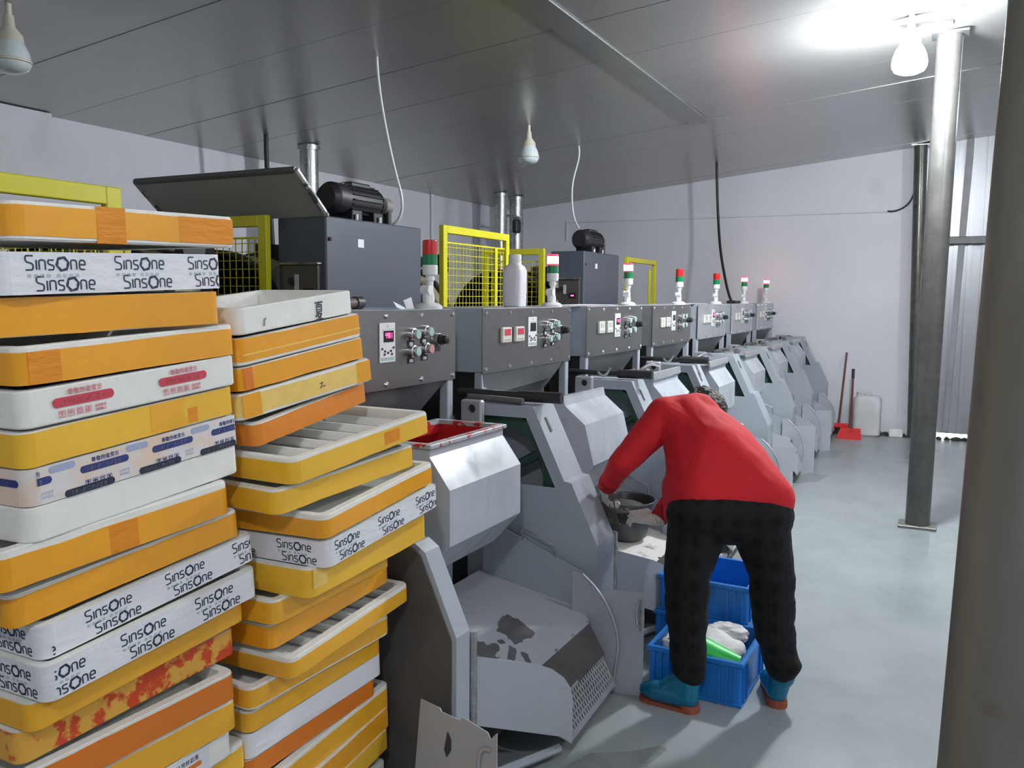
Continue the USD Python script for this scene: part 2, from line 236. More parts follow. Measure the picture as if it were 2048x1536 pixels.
BOX = {'B1': [-1.758, 1.313, 0.018, 1.856, 0.029, 0.002, 0.58, 0.4, 0.075], 'B2': [-1.769, 1.28, 0.04, 1.755, 0.037, -0.001, 0.579, 0.399, 0.083], 'B3': [-1.77, 1.264, -0.064, 1.672, 0.032, 0.0, 0.579, 0.399, 0.077], 'B4': [-1.761, 1.309, 0.033, 1.588, 0.052, -0.0, 0.58, 0.4, 0.076], 'B5': [-1.76, 1.31, 0.034, 1.509, 0.068, -0.0, 0.582, 0.4, 0.075], 'B6': [-1.764, 1.306, 0.049, 1.434, 0.071, -0.0, 0.58, 0.4, 0.071], 'B7': [-1.762, 1.315, 0.035, 1.358, 0.069, -0.0, 0.579, 0.4, 0.075], 'B8': [-1.761, 1.313, 0.037, 1.285, 0.068, 0.0, 0.582, 0.4, 0.072], 'B9': [-1.753, 1.265, -0.023, 1.201, 0.058, -0.0, 0.579, 0.401, 0.081], 'B10': [-1.768, 1.308, -0.045, 1.123, 0.087, 0.0, 0.586, 0.399, 0.069], 'B11': [-1.757, 1.348, -0.017, 1.048, 0.092, 0.001, 0.584, 0.4, 0.071], 'B12': [-1.738, 1.335, -0.004, 0.965, 0.072, -0.0, 0.585, 0.401, 0.074], 'B13': [-1.768, 1.32, -0.003, 0.901, 0.067, 0.001, 0.583, 0.399, 0.058], 'B14': [-1.792, 1.311, -0.027, 0.823, 0.043, 0.0, 0.575, 0.398, 0.068], 'B15': [-1.759, 1.269, -0.106, 0.74, 0.041, -0.001, 0.579, 0.4, 0.071], 'B16': [-1.765, 1.278, -0.115, 0.659, 0.042, -0.0, 0.579, 0.4, 0.076], 'B17': [-1.759, 1.258, -0.045, 0.586, 0.046, -0.0, 0.579, 0.4, 0.069], 'B18': [-1.766, 1.315, 0.015, 0.513, 0.048, -0.0, 0.58, 0.4, 0.072], 'C1': [-1.782, 1.884, 0.032, 1.672, 0.105, -0.0, 0.502, 0.36, 0.07], 'C2': [-1.77, 1.899, -0.029, 1.597, 0.121, 0.0, 0.506, 0.36, 0.071], 'C3': [-1.773, 1.913, -0.047, 1.532, 0.129, 0.0, 0.506, 0.36, 0.063], 'C4': [-1.764, 1.923, -0.077, 1.458, 0.13, 0.001, 0.529, 0.361, 0.069], 'C5': [-1.772, 1.936, 0.003, 1.389, 0.149, 0.002, 0.496, 0.36, 0.061], 'C6': [-1.628, 1.972, -0.068, 1.3, 0.102, 0.006, 0.589, 0.401, 0.067], 'C7': [-1.658, 1.938, -0.064, 1.214, 0.062, -0.004, 0.579, 0.399, 0.065], 'C8': [-1.613, 2.004, 0.053, 1.142, 0.072, 0.006, 0.584, 0.401, 0.063], 'C9': [-1.606, 2.013, 0.033, 1.065, 0.073, 0.001, 0.583, 0.401, 0.07], 'C10': [-1.632, 1.983, 0.016, 0.978, 0.04, -0.0, 0.579, 0.4, 0.078], 'C11': [-1.693, 1.903, 0.012, 0.907, 0.021, 0.002, 0.53, 0.38, 0.064], 'C12': [-1.723, 1.936, 0.004, 0.834, 0.048, 0.004, 0.546, 0.379, 0.066], 'C13': [-1.688, 1.966, 0.02, 0.76, 0.061, -0.005, 0.578, 0.401, 0.06], 'C14': [-1.728, 1.901, -0.07, 0.684, 0.03, -0.0, 0.574, 0.399, 0.062], 'C15': [-1.757, 1.903, -0.029, 0.614, 0.026, -0.001, 0.571, 0.399, 0.058], 'C16': [-1.76, 1.907, -0.045, 0.541, 0.035, -0.0, 0.572, 0.399, 0.07], 'C17': [-1.762, 1.889, -0.043, 0.483, 0.041, -0.0, 0.547, 0.399, 0.057], 'C18': [-1.752, 1.949, 0.031, 0.406, 0.044, 0.0, 0.581, 0.399, 0.075], 'C19': [-1.737, 1.937, 0.066, 0.339, 0.048, 0.0, 0.581, 0.399, 0.067], 'C20': [-1.73, 1.919, 0.065, 0.273, 0.049, 0.0, 0.581, 0.399, 0.066]}
GLYPH = {"\u5c0a": "11,4 4,5 4,8 28,8 28,10 8,10 8,24 17,24 17,27 5,27 5,29 13,29 12,32 13,34 15,34 18,29 26,29 29,34 31,34 32,32 31,29 39,29 39,27 27,27 27,24 36,24 36,10 31,10 31,8 40,8 40,5 31,5 31,-2 28,-4 22,-3 22,-1 28,-1 28,5 15,5 19,1 18,-2|11,12 32,12 33,14 12,14|16,17 32,16 33,18 25,18 24,22 20,22|27,20 33,20 33,22 27,22|24,24 24,27 20,27 20,24|11,19 15,19 16,22 11,22", "\u656c": "6,12 3,14 3,16 9,27 4,27 4,30 9,30 9,34 12,34 12,30 16,30 16,34 19,34 19,30 24,29 24,27 19,27 19,22 22,22 23,21 25,23 27,34 29,34 29,26 40,26 40,23 37,22 36,13 33,6 41,-2 38,-4 30,3 23,-4 20,-2 18,-4 13,-4 12,-1 18,0 19,19 9,19 8,18 8,16 16,16 16,5 9,5 9,2 6,2|28,22 30,11 32,11 34,23|21,0 26,2 29,6 26,16 22,15|17,22 16,27 12,27 11,22|9,8 13,7 13,14 9,14", "\u7684": "5,27 10,27 12,34 15,33 13,27 19,27 19,20 24,26 26,34 29,33 28,27 39,27 39,10 37,-1 35,-3 27,-3 26,-1 26,0 34,0 36,10 36,24 26,24 23,18 19,19 19,0 8,0 8,-3 5,-3|8,4 17,3 17,13 8,13|17,24 8,24 8,16 17,16;30,7 24,16 25,18 27,18 31,13 32,8", "\u6536": "5,4 6,29 9,29 9,9 15,10 15,33 18,33 18,18 22,21 25,34 28,34 27,26 40,26 40,23 37,23 36,15 32,8 40,-1 39,-3 35,-2 30,3 22,-4 18,-2 18,-4 15,-4 15,7|26,23 27,15 31,11 34,23|21,14 18,15 18,-1 25,2 28,6 25,16 23,16", "\u8d27": "23,25 17,24 17,26 22,27 23,34 26,34 26,29 35,32 39,31 35,28 26,26 26,22 37,22 38,26 40,25 40,22 38,19 24,19;23,3 28,4 34,2 39,-1 39,-3 37,-4;10,17 11,17 11,25 5,23 4,26 17,34 17,31 14,29 14,17 35,17 35,4 32,4 32,14 14,14 13,4 10,4;5,-1 18,3 20,6 20,12 24,12 23,4 19,0 8,-4 6,-4", "\u65b9": "7,-4 4,-1 11,4 14,10 15,24 5,24 5,27 22,27 20,33 23,34 25,27 39,27 39,24 19,24 19,17 36,17 34,1 31,-3 22,-3 21,0 30,0 32,7 32,14 18,14 13,1", "\u8bf7": "26,20 26,24 18,24 18,26 26,26 26,28 17,28 17,30 26,30 26,33 29,34 30,30 39,30 39,28 30,28 30,26 38,26 38,24 30,24 30,20 40,20 40,18 16,18 16,20;8,-2 10,3 10,18 4,18 4,21 13,21 13,5 15,6 19,5 19,16 37,16 37,-3 30,-4 29,-1 34,-1 34,3 22,3 22,-4 19,-4 19,4 10,-3|22,6 34,5 34,8 22,8|22,10 34,10 34,14 22,14;12,25 7,32 9,33 14,28 14,26", "\u786e": "7,11 4,10 4,15 7,19 9,29 4,29 4,32 18,32 18,29 12,29 10,19 16,19 16,22 19,24 24,34 26,34 26,31 35,30 35,27 33,24 39,24 39,-2 37,-4 32,-3 32,-1 36,-1 36,6 30,6 30,-3 28,-3 28,6 22,6 21,0 18,-4 16,-3 18,2 16,1 10,1 9,-2 7,-2|30,10 36,9 36,14 31,14|30,16 36,16 36,21 30,21|23,25 29,24 31,28 24,28|23,10 28,9 28,13 23,14|23,16 28,16 28,21 23,21|20,20 17,18 17,4 20,9|10,4 14,4 14,16 10,16", "\u8ba4": "17,-2 24,7 26,13 27,34 30,34 30,16 34,5 38,0 40,0 40,-3 38,-4 33,1 29,9 20,-4;9,-1 11,4 11,18 4,18 4,21 14,21 14,6 19,7 19,4 11,-2;13,25 8,30 9,33 13,31 16,27", "\u5c01": "27,-1 33,-1 33,21 23,21 22,24 33,24 33,33 36,34 36,24 40,24 40,21 36,21 36,-3 28,-4;28,7 25,13 24,17 28,16 31,8;4,1 12,2 12,9 5,9 5,12 12,12 12,17 4,17 4,20 12,20 12,26 5,26 5,29 12,29 12,34 15,34 15,29 21,29 21,26 15,26 15,20 22,20 22,17 15,17 15,12 22,11 22,9 15,9 15,3 23,4 23,1 4,-2", "\u53e3": "7,30 37,30 37,-3 34,-3 34,1 10,1 10,-3 7,-3|10,4 34,4 34,27 10,27", "\u5b8c": "4,-2 13,3 15,10 4,11 4,14 40,14 40,11 28,11 28,0 37,0 37,5 39,5 40,-1 38,-3 27,-3 25,-1 24,11 18,11 17,3 12,-2 7,-4 5,-4;5,29 20,29 19,34 22,34 24,29 39,29 39,20 35,20 35,26 8,26 8,20 5,20;11,22 33,22 33,19 11,19", "\u597d": "4,-1 10,6 5,10 7,23 4,23 4,26 8,26 9,34 12,34 11,26 19,26 18,16 28,16 29,23 33,27 21,28 21,31 39,30 39,28 32,22 32,16 40,16 40,13 32,13 31,-3 23,-4 23,-1 28,-1 28,13 19,13 19,15 15,6 18,5 19,1 17,0 13,3 7,-3 4,-3|10,23 8,12 13,10 16,23", "\u540e": "3,-2 8,12 8,30 36,33 36,30 11,27 11,23 40,23 40,20 11,20 9,1 6,-4;14,13 37,14 37,-4 34,-4 34,-2 18,-2 17,-4 14,-4|18,2 34,1 34,11 18,11", "\u7b7e": "4,13 4,15 13,18 21,24 20,27 16,27 17,23 14,22 13,26 9,27 7,22 5,22 4,25 7,27 9,34 12,33 12,30 21,30 21,29 25,34 28,33 27,30 40,30 39,27 33,27 33,22 29,27 24,27 24,23 26,21 40,15 39,13 30,15 30,13 22,13 25,3 22,3 21,5 19,10 20,13 14,13 13,15 6,12|24,21 16,16 28,16;4,0 26,0 33,12 35,10 30,0 39,0 39,-3 5,-3;13,2 9,9 10,11 12,11 16,3", "\u590f": "4,-1 18,1 14,6 8,3 5,3 4,5 14,11 9,12 9,27 20,28 20,29 5,29 5,32 39,32 39,29 23,29 23,27 35,27 35,12 19,12 19,11 33,10 34,8 27,1 40,-1 39,-4 29,-3 22,0 14,-3 4,-4|12,14 32,14 32,16 12,16|12,18 32,18 32,21 12,21|12,24 32,23 32,25 12,25|18,8 18,5 22,4 28,7"}

# ---------------------------------------------------------------- the room
def struct(name, mesh, m, parent=None):
    path = '/World/' + name
    p = usdkit.mesh(stage, path, mesh, m); used[path] = 0
    tag(p.GetPrim(), kind='structure', label=STRUCT.get(name)); r = Thing(path, (0, 0, 0)); r.prim = p.GetPrim(); return r
STRUCT = {'floor': 'pale grey glossy epoxy floor', 'wall_left': 'white painted wall behind the blue-grey cabinets', 'wall_back': 'white painted wall at the far end of the machine row', 'door_1': 'grey sheet metal door beside the far steel post', 'trim_1': 'white conduit along the far wall'}
XL, XR, YF, YB = -6.10, 3.6, -3.0, 12.15
zc = lambda x: 3.09 + 0.1025 * (x + 5.95)
fl_ = struct('floor', bx(XL - .3, XR + .3, YF - .3, YB + 3.0, -0.12, 0.0), K['floor'])
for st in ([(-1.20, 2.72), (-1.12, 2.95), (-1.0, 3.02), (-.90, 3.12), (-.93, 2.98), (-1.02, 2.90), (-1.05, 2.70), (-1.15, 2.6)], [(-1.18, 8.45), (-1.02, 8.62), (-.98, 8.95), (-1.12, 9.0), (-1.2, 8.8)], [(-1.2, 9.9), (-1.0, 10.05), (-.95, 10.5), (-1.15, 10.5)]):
    part(fl_, 'stain_and_shade', extr(Polygon(st).buffer(.05).buffer(-.03), .0006), K['stain'])  # first is a damp stain, the others paint tray shadows and dark marks
w = [bx(XL - .25, XL, YF, YB + .2, 0, zc(XL) + .1), bx(XL - .05, XL + .10, YF, 4.32, 0, zc(XL))]
struct('wall_left', cat(*w), K['wall'])
struct('wall_back', xz([(XL, 0), (-0.33, 0), (-0.33, zc(-.33)), (XL, zc(XL))], YB, YB + .2), K['wall'])
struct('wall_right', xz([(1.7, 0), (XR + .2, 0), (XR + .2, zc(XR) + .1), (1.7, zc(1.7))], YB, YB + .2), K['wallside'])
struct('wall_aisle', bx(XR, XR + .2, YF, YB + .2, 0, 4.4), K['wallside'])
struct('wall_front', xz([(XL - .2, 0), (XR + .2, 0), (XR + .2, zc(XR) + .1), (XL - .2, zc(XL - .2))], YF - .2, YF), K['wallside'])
# sloping metal ceiling: separate sheets with a pale joint showing between them
ceil = thing('ceiling', 'sloping grey metal sheet ceiling with pale joints', 'ceiling', kind='structure'); ceil.prim.ClearCustomDataByKey('category')
x0, x1 = XL - .25, XR + .2
pw = 0.818; y = 3.61 - 8 * pw - .003
slab = lambda xa, xb, dz, th: [(xa, zc(xa) + dz), (xb, zc(xb) + dz), (xb, zc(xb) + dz + th), (xa, zc(xa) + dz + th)]
while y < YB:
    dz = rng.uniform(-.002, .002)
    part(ceil, 'ceiling_panel', xz(slab(x0, x1, dz, .02), y + .004, min(y + pw - .004, YB + .2)), K['ceil'])
    y += pw
part(ceil, 'joint_backing', xz(slab(x0, x1, .0035, .05), YF - .2, YB + .2), K['seam'])
part(ceil, 'cover_strip', xz(slab(-2.335, -2.155, -.012, .010), YF - .2, 8.6), K['strip2'])
# the sheet metal door right of the far corner post
d = struct('door_1', bx(-0.36, 1.75, YB + .03, YB + .07, 0.062, zc(-.3) + .15), K['sheet'])
for i in range(13):
    xr = -0.25 + i * 0.155
    part(d, 'door_rib', xz([(xr, .07), (xr + .05, .07), (xr + .05, zc(xr)), (xr, zc(xr))], YB + .005, YB + .035), K['sheet'])
part(d, 'door_strip', plate([(0.055, YB - .01, .09), (0.105, YB - .03, .09), (0.215, YB - .03, zc(.1)), (0.135, YB - .01, zc(.1))], .006), K['lightsteel'], label='pale vertical edge strip')
part(d, 'door_bar', bx(-0.34, 1.7, YB - .09, YB - .01, 2.44, 2.53, .006), K['bar'], label='dark horizontal locking bar')
struct('trim_1', bx(-5.16, -0.70, YB - .025, YB, 2.862, 2.884, .003), K['wall'])
struct('trim_2', bx(-5.18, -5.155, YB - .025, YB, 2.60, 2.884, .003), K['wall'])
STRUCT['trim_1'] = None

# ---------------------------------------------------------------- steel posts
def post(name, a, b, r, m, label, base=None):
    a, b = np.array(a), np.array(b); t = thing(name, label, 'post', tuple(a * (1, 1, 0)))
    part(t, 'shaft', cyl(a, b, r, n=40), m, smooth=40)
    if base: part(t, 'base_plate', bx(a[0] - base, a[0] + base, a[1] - base * .8, a[1] + base * .8, 0, .022, .004), K['post'])
    part(t, 'head_plate', bx(b[0] - r * 1.4, b[0] + r * 1.4, b[1] - r * 1.2, b[1] + r * 1.2, b[2] - .02, b[2] - .004, .002), K['pipe'])
    return t
post('steel_post', (-0.105, 7.25, .02), (-0.068, 7.25, zc(-.07)), .088, K['postfar'], 'round steel post on a square base plate in the middle of the aisle', .135)
post('steel_post', (0.108, 1.66, 0.0), (0.209, 1.69, zc(.2)), .103, K['post'], 'wide stained steel post at the right edge, closest to the viewer', .16)
post('steel_post', (-0.275, 12.0, 0.0), (-0.372, 12.0, zc(-.37)), .075, K['postfar'], 'thin dark steel post standing against the far wall beside the door')
for i, (x, yy, r, l) in enumerate(((-5.4, 6.50, .085, 'steel pipe rising to the ceiling behind the black motor on the first blue-grey cabinet'), (-5.45, 10.50, .085, 'left of the two ceiling pipes standing in the far left corner'), (-5.45, 10.98, .095, 'right of the two ceiling pipes standing in the far left corner'))):
    t = thing('ceiling_pipe', l, 'pipe', (x, yy, 0), group='vertical pipes by the left wall')
    part(t, 'shaft', cyl((x, yy, 0), (x, yy, zc(x)), r, n=28), K['pipe'], smooth=40)
    part(t, 'pipe_collar', cyl((x, yy, zc(x) - .05), (x, yy, zc(x) - .01), r * 1.2, n=28), K['pipe'], smooth=40)
t = thing('bracket_box', 'black fitting fixed between the two pipes in the far left corner', 'fitting', (-5.4, 10.7, 2.7))
part(t, 'housing', bx(-5.36, -5.28, 10.66, 10.80, 2.62, 2.80, .02), K['black']); part(t, 'clamp_arm', tube([(-5.4, 10.55, 2.84), (-5.32, 10.7, 2.84), (-5.4, 10.95, 2.80)], .018), K['pipe'])
t = thing('wall_pipe', 'thin pale pipe running up the left wall near the far corner', 'pipe', (XL, 9.6, 0))
part(t, 'pipe_run', cyl((XL + .03, 9.75, 0), (XL + .03, 9.75, zc(XL)), .02, n=12), K['wall'])

# ---------------------------------------------------------------- lamps
def bulb(loc, label, lit=None, s=1.0, tilt=(0, 0)):
    x, y, z = loc; t = thing('ceiling_lamp', label, 'lamp', loc)
    part(t, 'lamp_cord', cyl((x, y, z - .07 * s), (x, y, z), .016 * s, n=12), K['bulbneck'], smooth=40)
    part(t, 'lamp_holder', lathe([(.02, -.07), (.024, -.06), (.03, -.12), (.062, -.16), (.068, -.2)] if 1 else [], (x, y, z)), K['bulbneck'], smooth=40)
    prof = [(.066, -.195), (.078, -.215), (.092, -.25), (.098, -.285), (.096, -.31), (.082, -.335), (.05, -.35), (.002, -.355)]
    part(t, 'bulb', lathe([(r * s, h * s) for r, h in prof], (x, y, z)), K[lit or 'bulbglass'], smooth=50)
    if not lit: part(t, 'bulb_rim', lathe([(.097 * s, -.288 * s), (.102 * s, -.292 * s), (.102 * s, -.298 * s), (.097 * s, -.302 * s)], (x, y, z)), K['bulbneck'], smooth=40)
    return t
t = bulb((-0.30, 6.55, zc(-.3)), 'burning bulb glaring under the ceiling beside the aisle post', lit='litA', s=1.15)
part(t, 'lamp_bracket', bx(-0.42, -0.04, 6.60, 6.64, zc(-.3) - .10, zc(-.3) - .06, .01), K['bar'])
bulb((-3.544, 7.387, zc(-3.544)), 'unlit bulb hanging from the ceiling in the middle of the picture')
bulb((-4.43, 2.97, zc(-4.43)), 'unlit bulb at the top left corner of the picture, over the guards')
bulb((0.25, -0.9, zc(.25)), 'burning bulb over the aisle behind the viewer', lit='litB')
bulb((2.2, 3.2, zc(2.2)), 'added unseen bulb lighting the right-hand side of the aisle', lit='litB')  # out of view, added for more light along the aisle
bulb((1.6, 9.3, zc(1.6)), 'added unseen bulb brightening the far right of the aisle, before the metal door', lit='fillC')  # out of view, added to brighten the far end of the room

# ---------------------------------------------------------------- hanging cables
def cable(name, P, r, m, label):
    t = thing(name, label, 'cable', P[0]); part(t, 'cord', tube(P, r), m, smooth=50); return t
cable('white_cable', [(-3.49, 4.91, zc(-3.49)), (-3.47, 4.93, 3.05), (-3.43, 4.95, 2.80), (-3.36, 4.96, 2.52), (-3.335, 4.97, 2.40), (-3.36, 4.985, 2.29), (-3.42, 4.98, 2.235)], .010, K['wirewhite'], 'white cable drooping from the ceiling to the first black motor')
cable('white_cable', [(-3.544, 8.61, zc(-3.544)), (-3.54, 8.6, 3.20), (-3.585, 8.58, 3.0), (-3.585, 8.55, 2.75), (-3.53, 8.5, 2.56), (-3.46, 8.45, 2.47)], .010, K['wirewhite'], 'white cable hanging above the second black motor, beside the unlit bulb')
CB = [(-2.632, 10.9, zc(-2.632)), (-2.61, 10.9, 3.0), (-2.57, 10.85, 2.62), (-2.48, 10.62, 2.30), (-2.36, 10.35, 2.0), (-2.24, 10.08, 1.78), (-2.18, 9.95, 1.71)]
cable('black_cable', CB, .016, K['wireblack'], 'black cable dropping from the ceiling to the tops of the far machines')
cable('black_cable', [(-0.72, 12.12, 2.875), (-0.6, 12.10, 2.88), (-0.48, 12.08, 2.96), (-0.42, 12.06, 3.1), (-0.39, 12.06, 3.3)], .009, K['wireblack'], 'thin dark cable curling up the far wall from the conduit end')
cable('black_cable', [(-5.40, 5.93, zc(-5.4)), (-5.41, 5.95, 2.8), (-5.39, 5.97, 2.3), (-5.40, 6.0, 1.6), (-5.40, 6.0, .4)], .022, K['wireblack'], 'dark cable dropping from the ceiling behind the raised grey lid')

# ---------------------------------------------------------------- drying cabinets, motors and yellow guards behind the row
def cabinet(dy, label, lid):
    X1, X0, Y0, Y1, Z = -3.2, -3.56, 3.99 + dy, 5.0 + dy, 2.205
    t = thing('drying_cabinet', label, 'machine', (X0 / 2 + X1 / 2, Y0 / 2 + Y1 / 2, 0))
    part(t, 'cabinet_body', bx(X0, X1, Y0, Y1, 0.0, Z, .008), K['navy'])
    p = part(t, 'control_box', bx(-3.50, -3.235, Y0 - .035, Y0, 1.45, 1.925, .004), K['brown'])
    part(p, 'control_box_hood', bx(-3.51, -3.225, Y0 - .05, Y0, 1.925, 1.94, .003), K['pipe'])
    part(p, 'control_switch', cyl((-3.425, Y0 - .05, 1.83), (-3.425, Y0 - .033, 1.83), .022), K['black']); part(p, 'switch_plate', bx(-3.405, -3.375, Y0 - .04, Y0 - .034, 1.78, 1.87), K['label'])
    part(p, 'control_screen', bx(-3.34, -3.27, Y0 - .04, Y0 - .034, 1.74, 1.79), K['offscreen'])
    if not lid:
        part(p, 'red_digit', bx(-3.322, -3.29, Y0 - .043, Y0 - .0395, 1.757, 1.772), K['led'])
        part(p, 'switch_plate', bx(-3.49, -3.46, Y0 - .04, Y0 - .034, 1.84, 1.90), K['label']); part(p, 'switch_plate', bx(-3.49, -3.46, Y0 - .04, Y0 - .034, 1.66, 1.72), K['label'])
    part(t, 'paper_label', bx(X1, X1 + .002, Y0 + .30, Y0 + .36, 2.04, 2.09), K['paper']); part(t, 'lock', bx(X1, X1 + .012, Y0 + .02, Y0 + .045, 2.065, 2.085, .003), K['black'])
    if lid:
        P = [(X1, Y0 + .01, Z), (X1, Y0 - .25, Z + .225), (-4.45, Y0 - .25, Z + .225), (-4.45, Y0 + .01, Z)]
        q = part(t, 'raised_lid', plate(P, .012), K['lid'], label='grey lid propped open over the cabinet')
        for a, b in ((0, 1), (1, 2), (2, 3)):
            part(q, 'lid_edge', tube([P[a], P[b]], .018, smooth=False), K['lidedge' if a != 1 else 'bar'])
def motor(dy, label):
    Y0, z = 3.99 + dy, 2.205; cy0, cy1, c = Y0 + .15, Y0 + .71, (-3.32, z + .125)
    t = thing('electric_motor', label, 'motor', (-3.32, Y0 + .36, z))
    r = .092; rings = [cyl((c[0], cy0 + .12, c[1]), (c[0], cy1 - .1, c[1]), r, n=32)]
    for k in range(20):
        a = k / 20 * 2 * np.pi; d = np.array([math.cos(a), 0, math.sin(a)])
        o = np.array([c[0], (cy0 + cy1) / 2 + .02, c[1]]) + d * (r + .004)
        rings.append(frame(bx(-.009, .009, -.003, .003, -.15, .15), o, d, np.cross((0, 1, 0), d), (0, 1, 0)))
    part(t, 'motor_body', cat(*rings), K['motor'], smooth=35)
    part(t, 'fan_cover', cat(cyl((c[0], cy0 + .13, c[1]), (c[0], cy0 + .04, c[1]), r * 1.05, n=32), cyl((c[0], cy0 + .04, c[1]), (c[0], cy0, c[1]), r * 1.05, r * .78, n=32)), K['motor'], smooth=35)
    part(t, 'drive_end', cat(cyl((c[0], cy1 - .1, c[1]), (c[0], cy1, c[1]), r * 1.06, r * .6, n=32)), K['motor'], smooth=35)
    part(t, 'drive_pulley', cat(cyl((c[0], cy1, c[1]), (c[0], cy1 + .07, c[1]), .055, n=28)), K['hub'], smooth=35)
    part(t, 'terminal_box', bx(c[0] - .04, c[0] + .04, cy0 + .20, cy0 + .40, c[1] + r - .02, c[1] + r + .022, .008), K['motor'])
    part(t, 'motor_foot', bx(c[0] - .09, c[0] + .09, cy0 + .14, cy0 + .24, z, c[1] - r + .03, .004), K['motor']); part(t, 'motor_foot', bx(c[0] - .09, c[0] + .09, cy0 + .36, cy0 + .46, z, c[1] - r + .03, .004), K['motor'])
    part(t, 'belt', bx(c[0] - .05, c[0] + .05, cy1 + .015, cy1 + .055, z, c[1], .006), K['black'])
    for yy in (cy0 + .17, cy0 + .41): part(t, 'foot_bolt', cyl((c[0] + .10, yy, z), (c[0] + .10, yy, z + .035), .012, n=8), K['chrome'])
cabinet(0, 'slate blue cabinet with raised grey lid behind the first control panel', True)
cabinet(3.97, 'slate blue cabinet with red digits farther back along the row', False)
motor(0, 'black electric motor on top of the nearer slate blue cabinet')
motor(3.97, 'black electric motor on top of the farther slate blue cabinet')
def guard(A, B, z1, label, bars=(), rail=.055, wires=True, z0=1.2, pitch=.05):
    """upright mesh guard between floor points A and B"""
    A, B = np.array(A, float), np.array(B, float); d = (B - A); L = np.linalg.norm(d); d /= L; n = np.array([-d[1], d[0]])
    t = thing('mesh_guard', label, 'guard', (*(A + B) / 2, 0), group='yellow mesh guards round the drying machines')
    ex, ey, ez = np.array([*d, 0]), np.array([*n, 0]), np.array([0, 0, 1.]); o = np.array([*A, 0])
    W = lambda a0, a1, b0, b1, th=.02, c=.004: frame(bx(a0, a1, -th, th, b0, b1, c), o, ex, ey, ez)
    part(t, 'guard_post', W(0, rail, 0, z1), K['gyellow']); part(t, 'guard_post', W(L - rail, L, 0, z1), K['gyellow'])
    part(t, 'guard_rail', W(rail, L - rail, z1 - rail, z1), K['gyellow']); part(t, 'guard_rail', W(rail, L - rail, .1, .1 + rail), K['gyellow'])
    for u in bars: part(t, 'guard_bar', W(u - .02, u + .02, .15, z1 - rail - .06, .012), K['gyellow'])
    if wires:
        zt = z1 - rail - .07
        ws = [W(rail, L - rail, zt, zt + .012, .004, 0)] + [W(u - .0022, u + .0022, z0, zt, .0022, 0) for u in np.arange(rail + pitch, L - rail, pitch)] + [W(rail, L - rail, z - .0022, z + .0022, .0022, 0) for z in np.arange(z0, zt, pitch)]
        part(t, 'mesh_wires', cat(*ws), K['gyellow'], kind='stuff')
def drum(y, label):
    t = thing('drying_drum', label, 'machine', (-4.2, y, 0)); t.o = np.array([-4.0, y, 0])
    part(t, 'drum_shell', cyl((-4.0, y - .33, 1.45), (-4.0, y + .33, 1.45), .56, n=40), K['tan'], smooth=40)
    for q in (-.33, .05, .31): part(t, 'drum_band', cyl((-4.0, y + q, 1.45), (-4.0, y + q + .05, 1.45), .585, n=40), K['black'], smooth=40)
    part(t, 'drive_fan', cat(cyl((-3.42, y - .18, 1.66), (-3.36, y - .18, 1.66), .13, n=24), cyl((-3.42, y + .1, 2.0), (-3.36, y + .1, 2.0), .08, n=24)), K['black'], smooth=40)
    part(t, 'drum_frame', cat(bx(-4.5, -3.5, y - .4, y - .36, 0, 1.2), bx(-4.5, -3.5, y + .36, y + .4, 0, 1.2), bx(-3.6, -3.52, y - .4, y + .4, 1.98, 2.06)), K['dark'])
guard((-3.2, .6), (-3.2, 2.60), 2.20, 'yellow guard at the far left edge above the stacked boxes', rail=.075)
guard((-4.4, 2.72), (-3.3, 2.72), 2.09, 'yellow mesh guard standing crosswise just behind the leftmost yellow frame')
guard((-4.5, 3.88), (-3.53, 3.88), 2.21, 'yellow guard left of the nearer slate blue cabinet', rail=.065)
guard((-3.2, 5.26), (-3.2, 6.29), 2.25, 'tall yellow guard right of the nearer slate blue cabinet', bars=(.82,))
guard((-4.3, 7.9), (-3.60, 7.9), 2.23, 'yellow guard behind the white bottle, left of the farther cabinet', rail=.06)
guard((-3.2, 9.20), (-3.2, 10.28), 2.20, 'open yellow guard frame right of the farther slate blue cabinet', bars=(.86,), wires=False)
drum(3.25, 'tan drum machine behind the yellow guard at the far left'); drum(4.45, 'tan drum machine under the raised grey lid, beside the nearer cabinet'); drum(8.4, 'tan drum machine behind the white bottle and beside the farther cabinet'); drum(5.8, 'tan drum machine seen through the tall yellow guard mesh'); drum(9.75, 'tan drum machine behind the farthest open yellow guard')

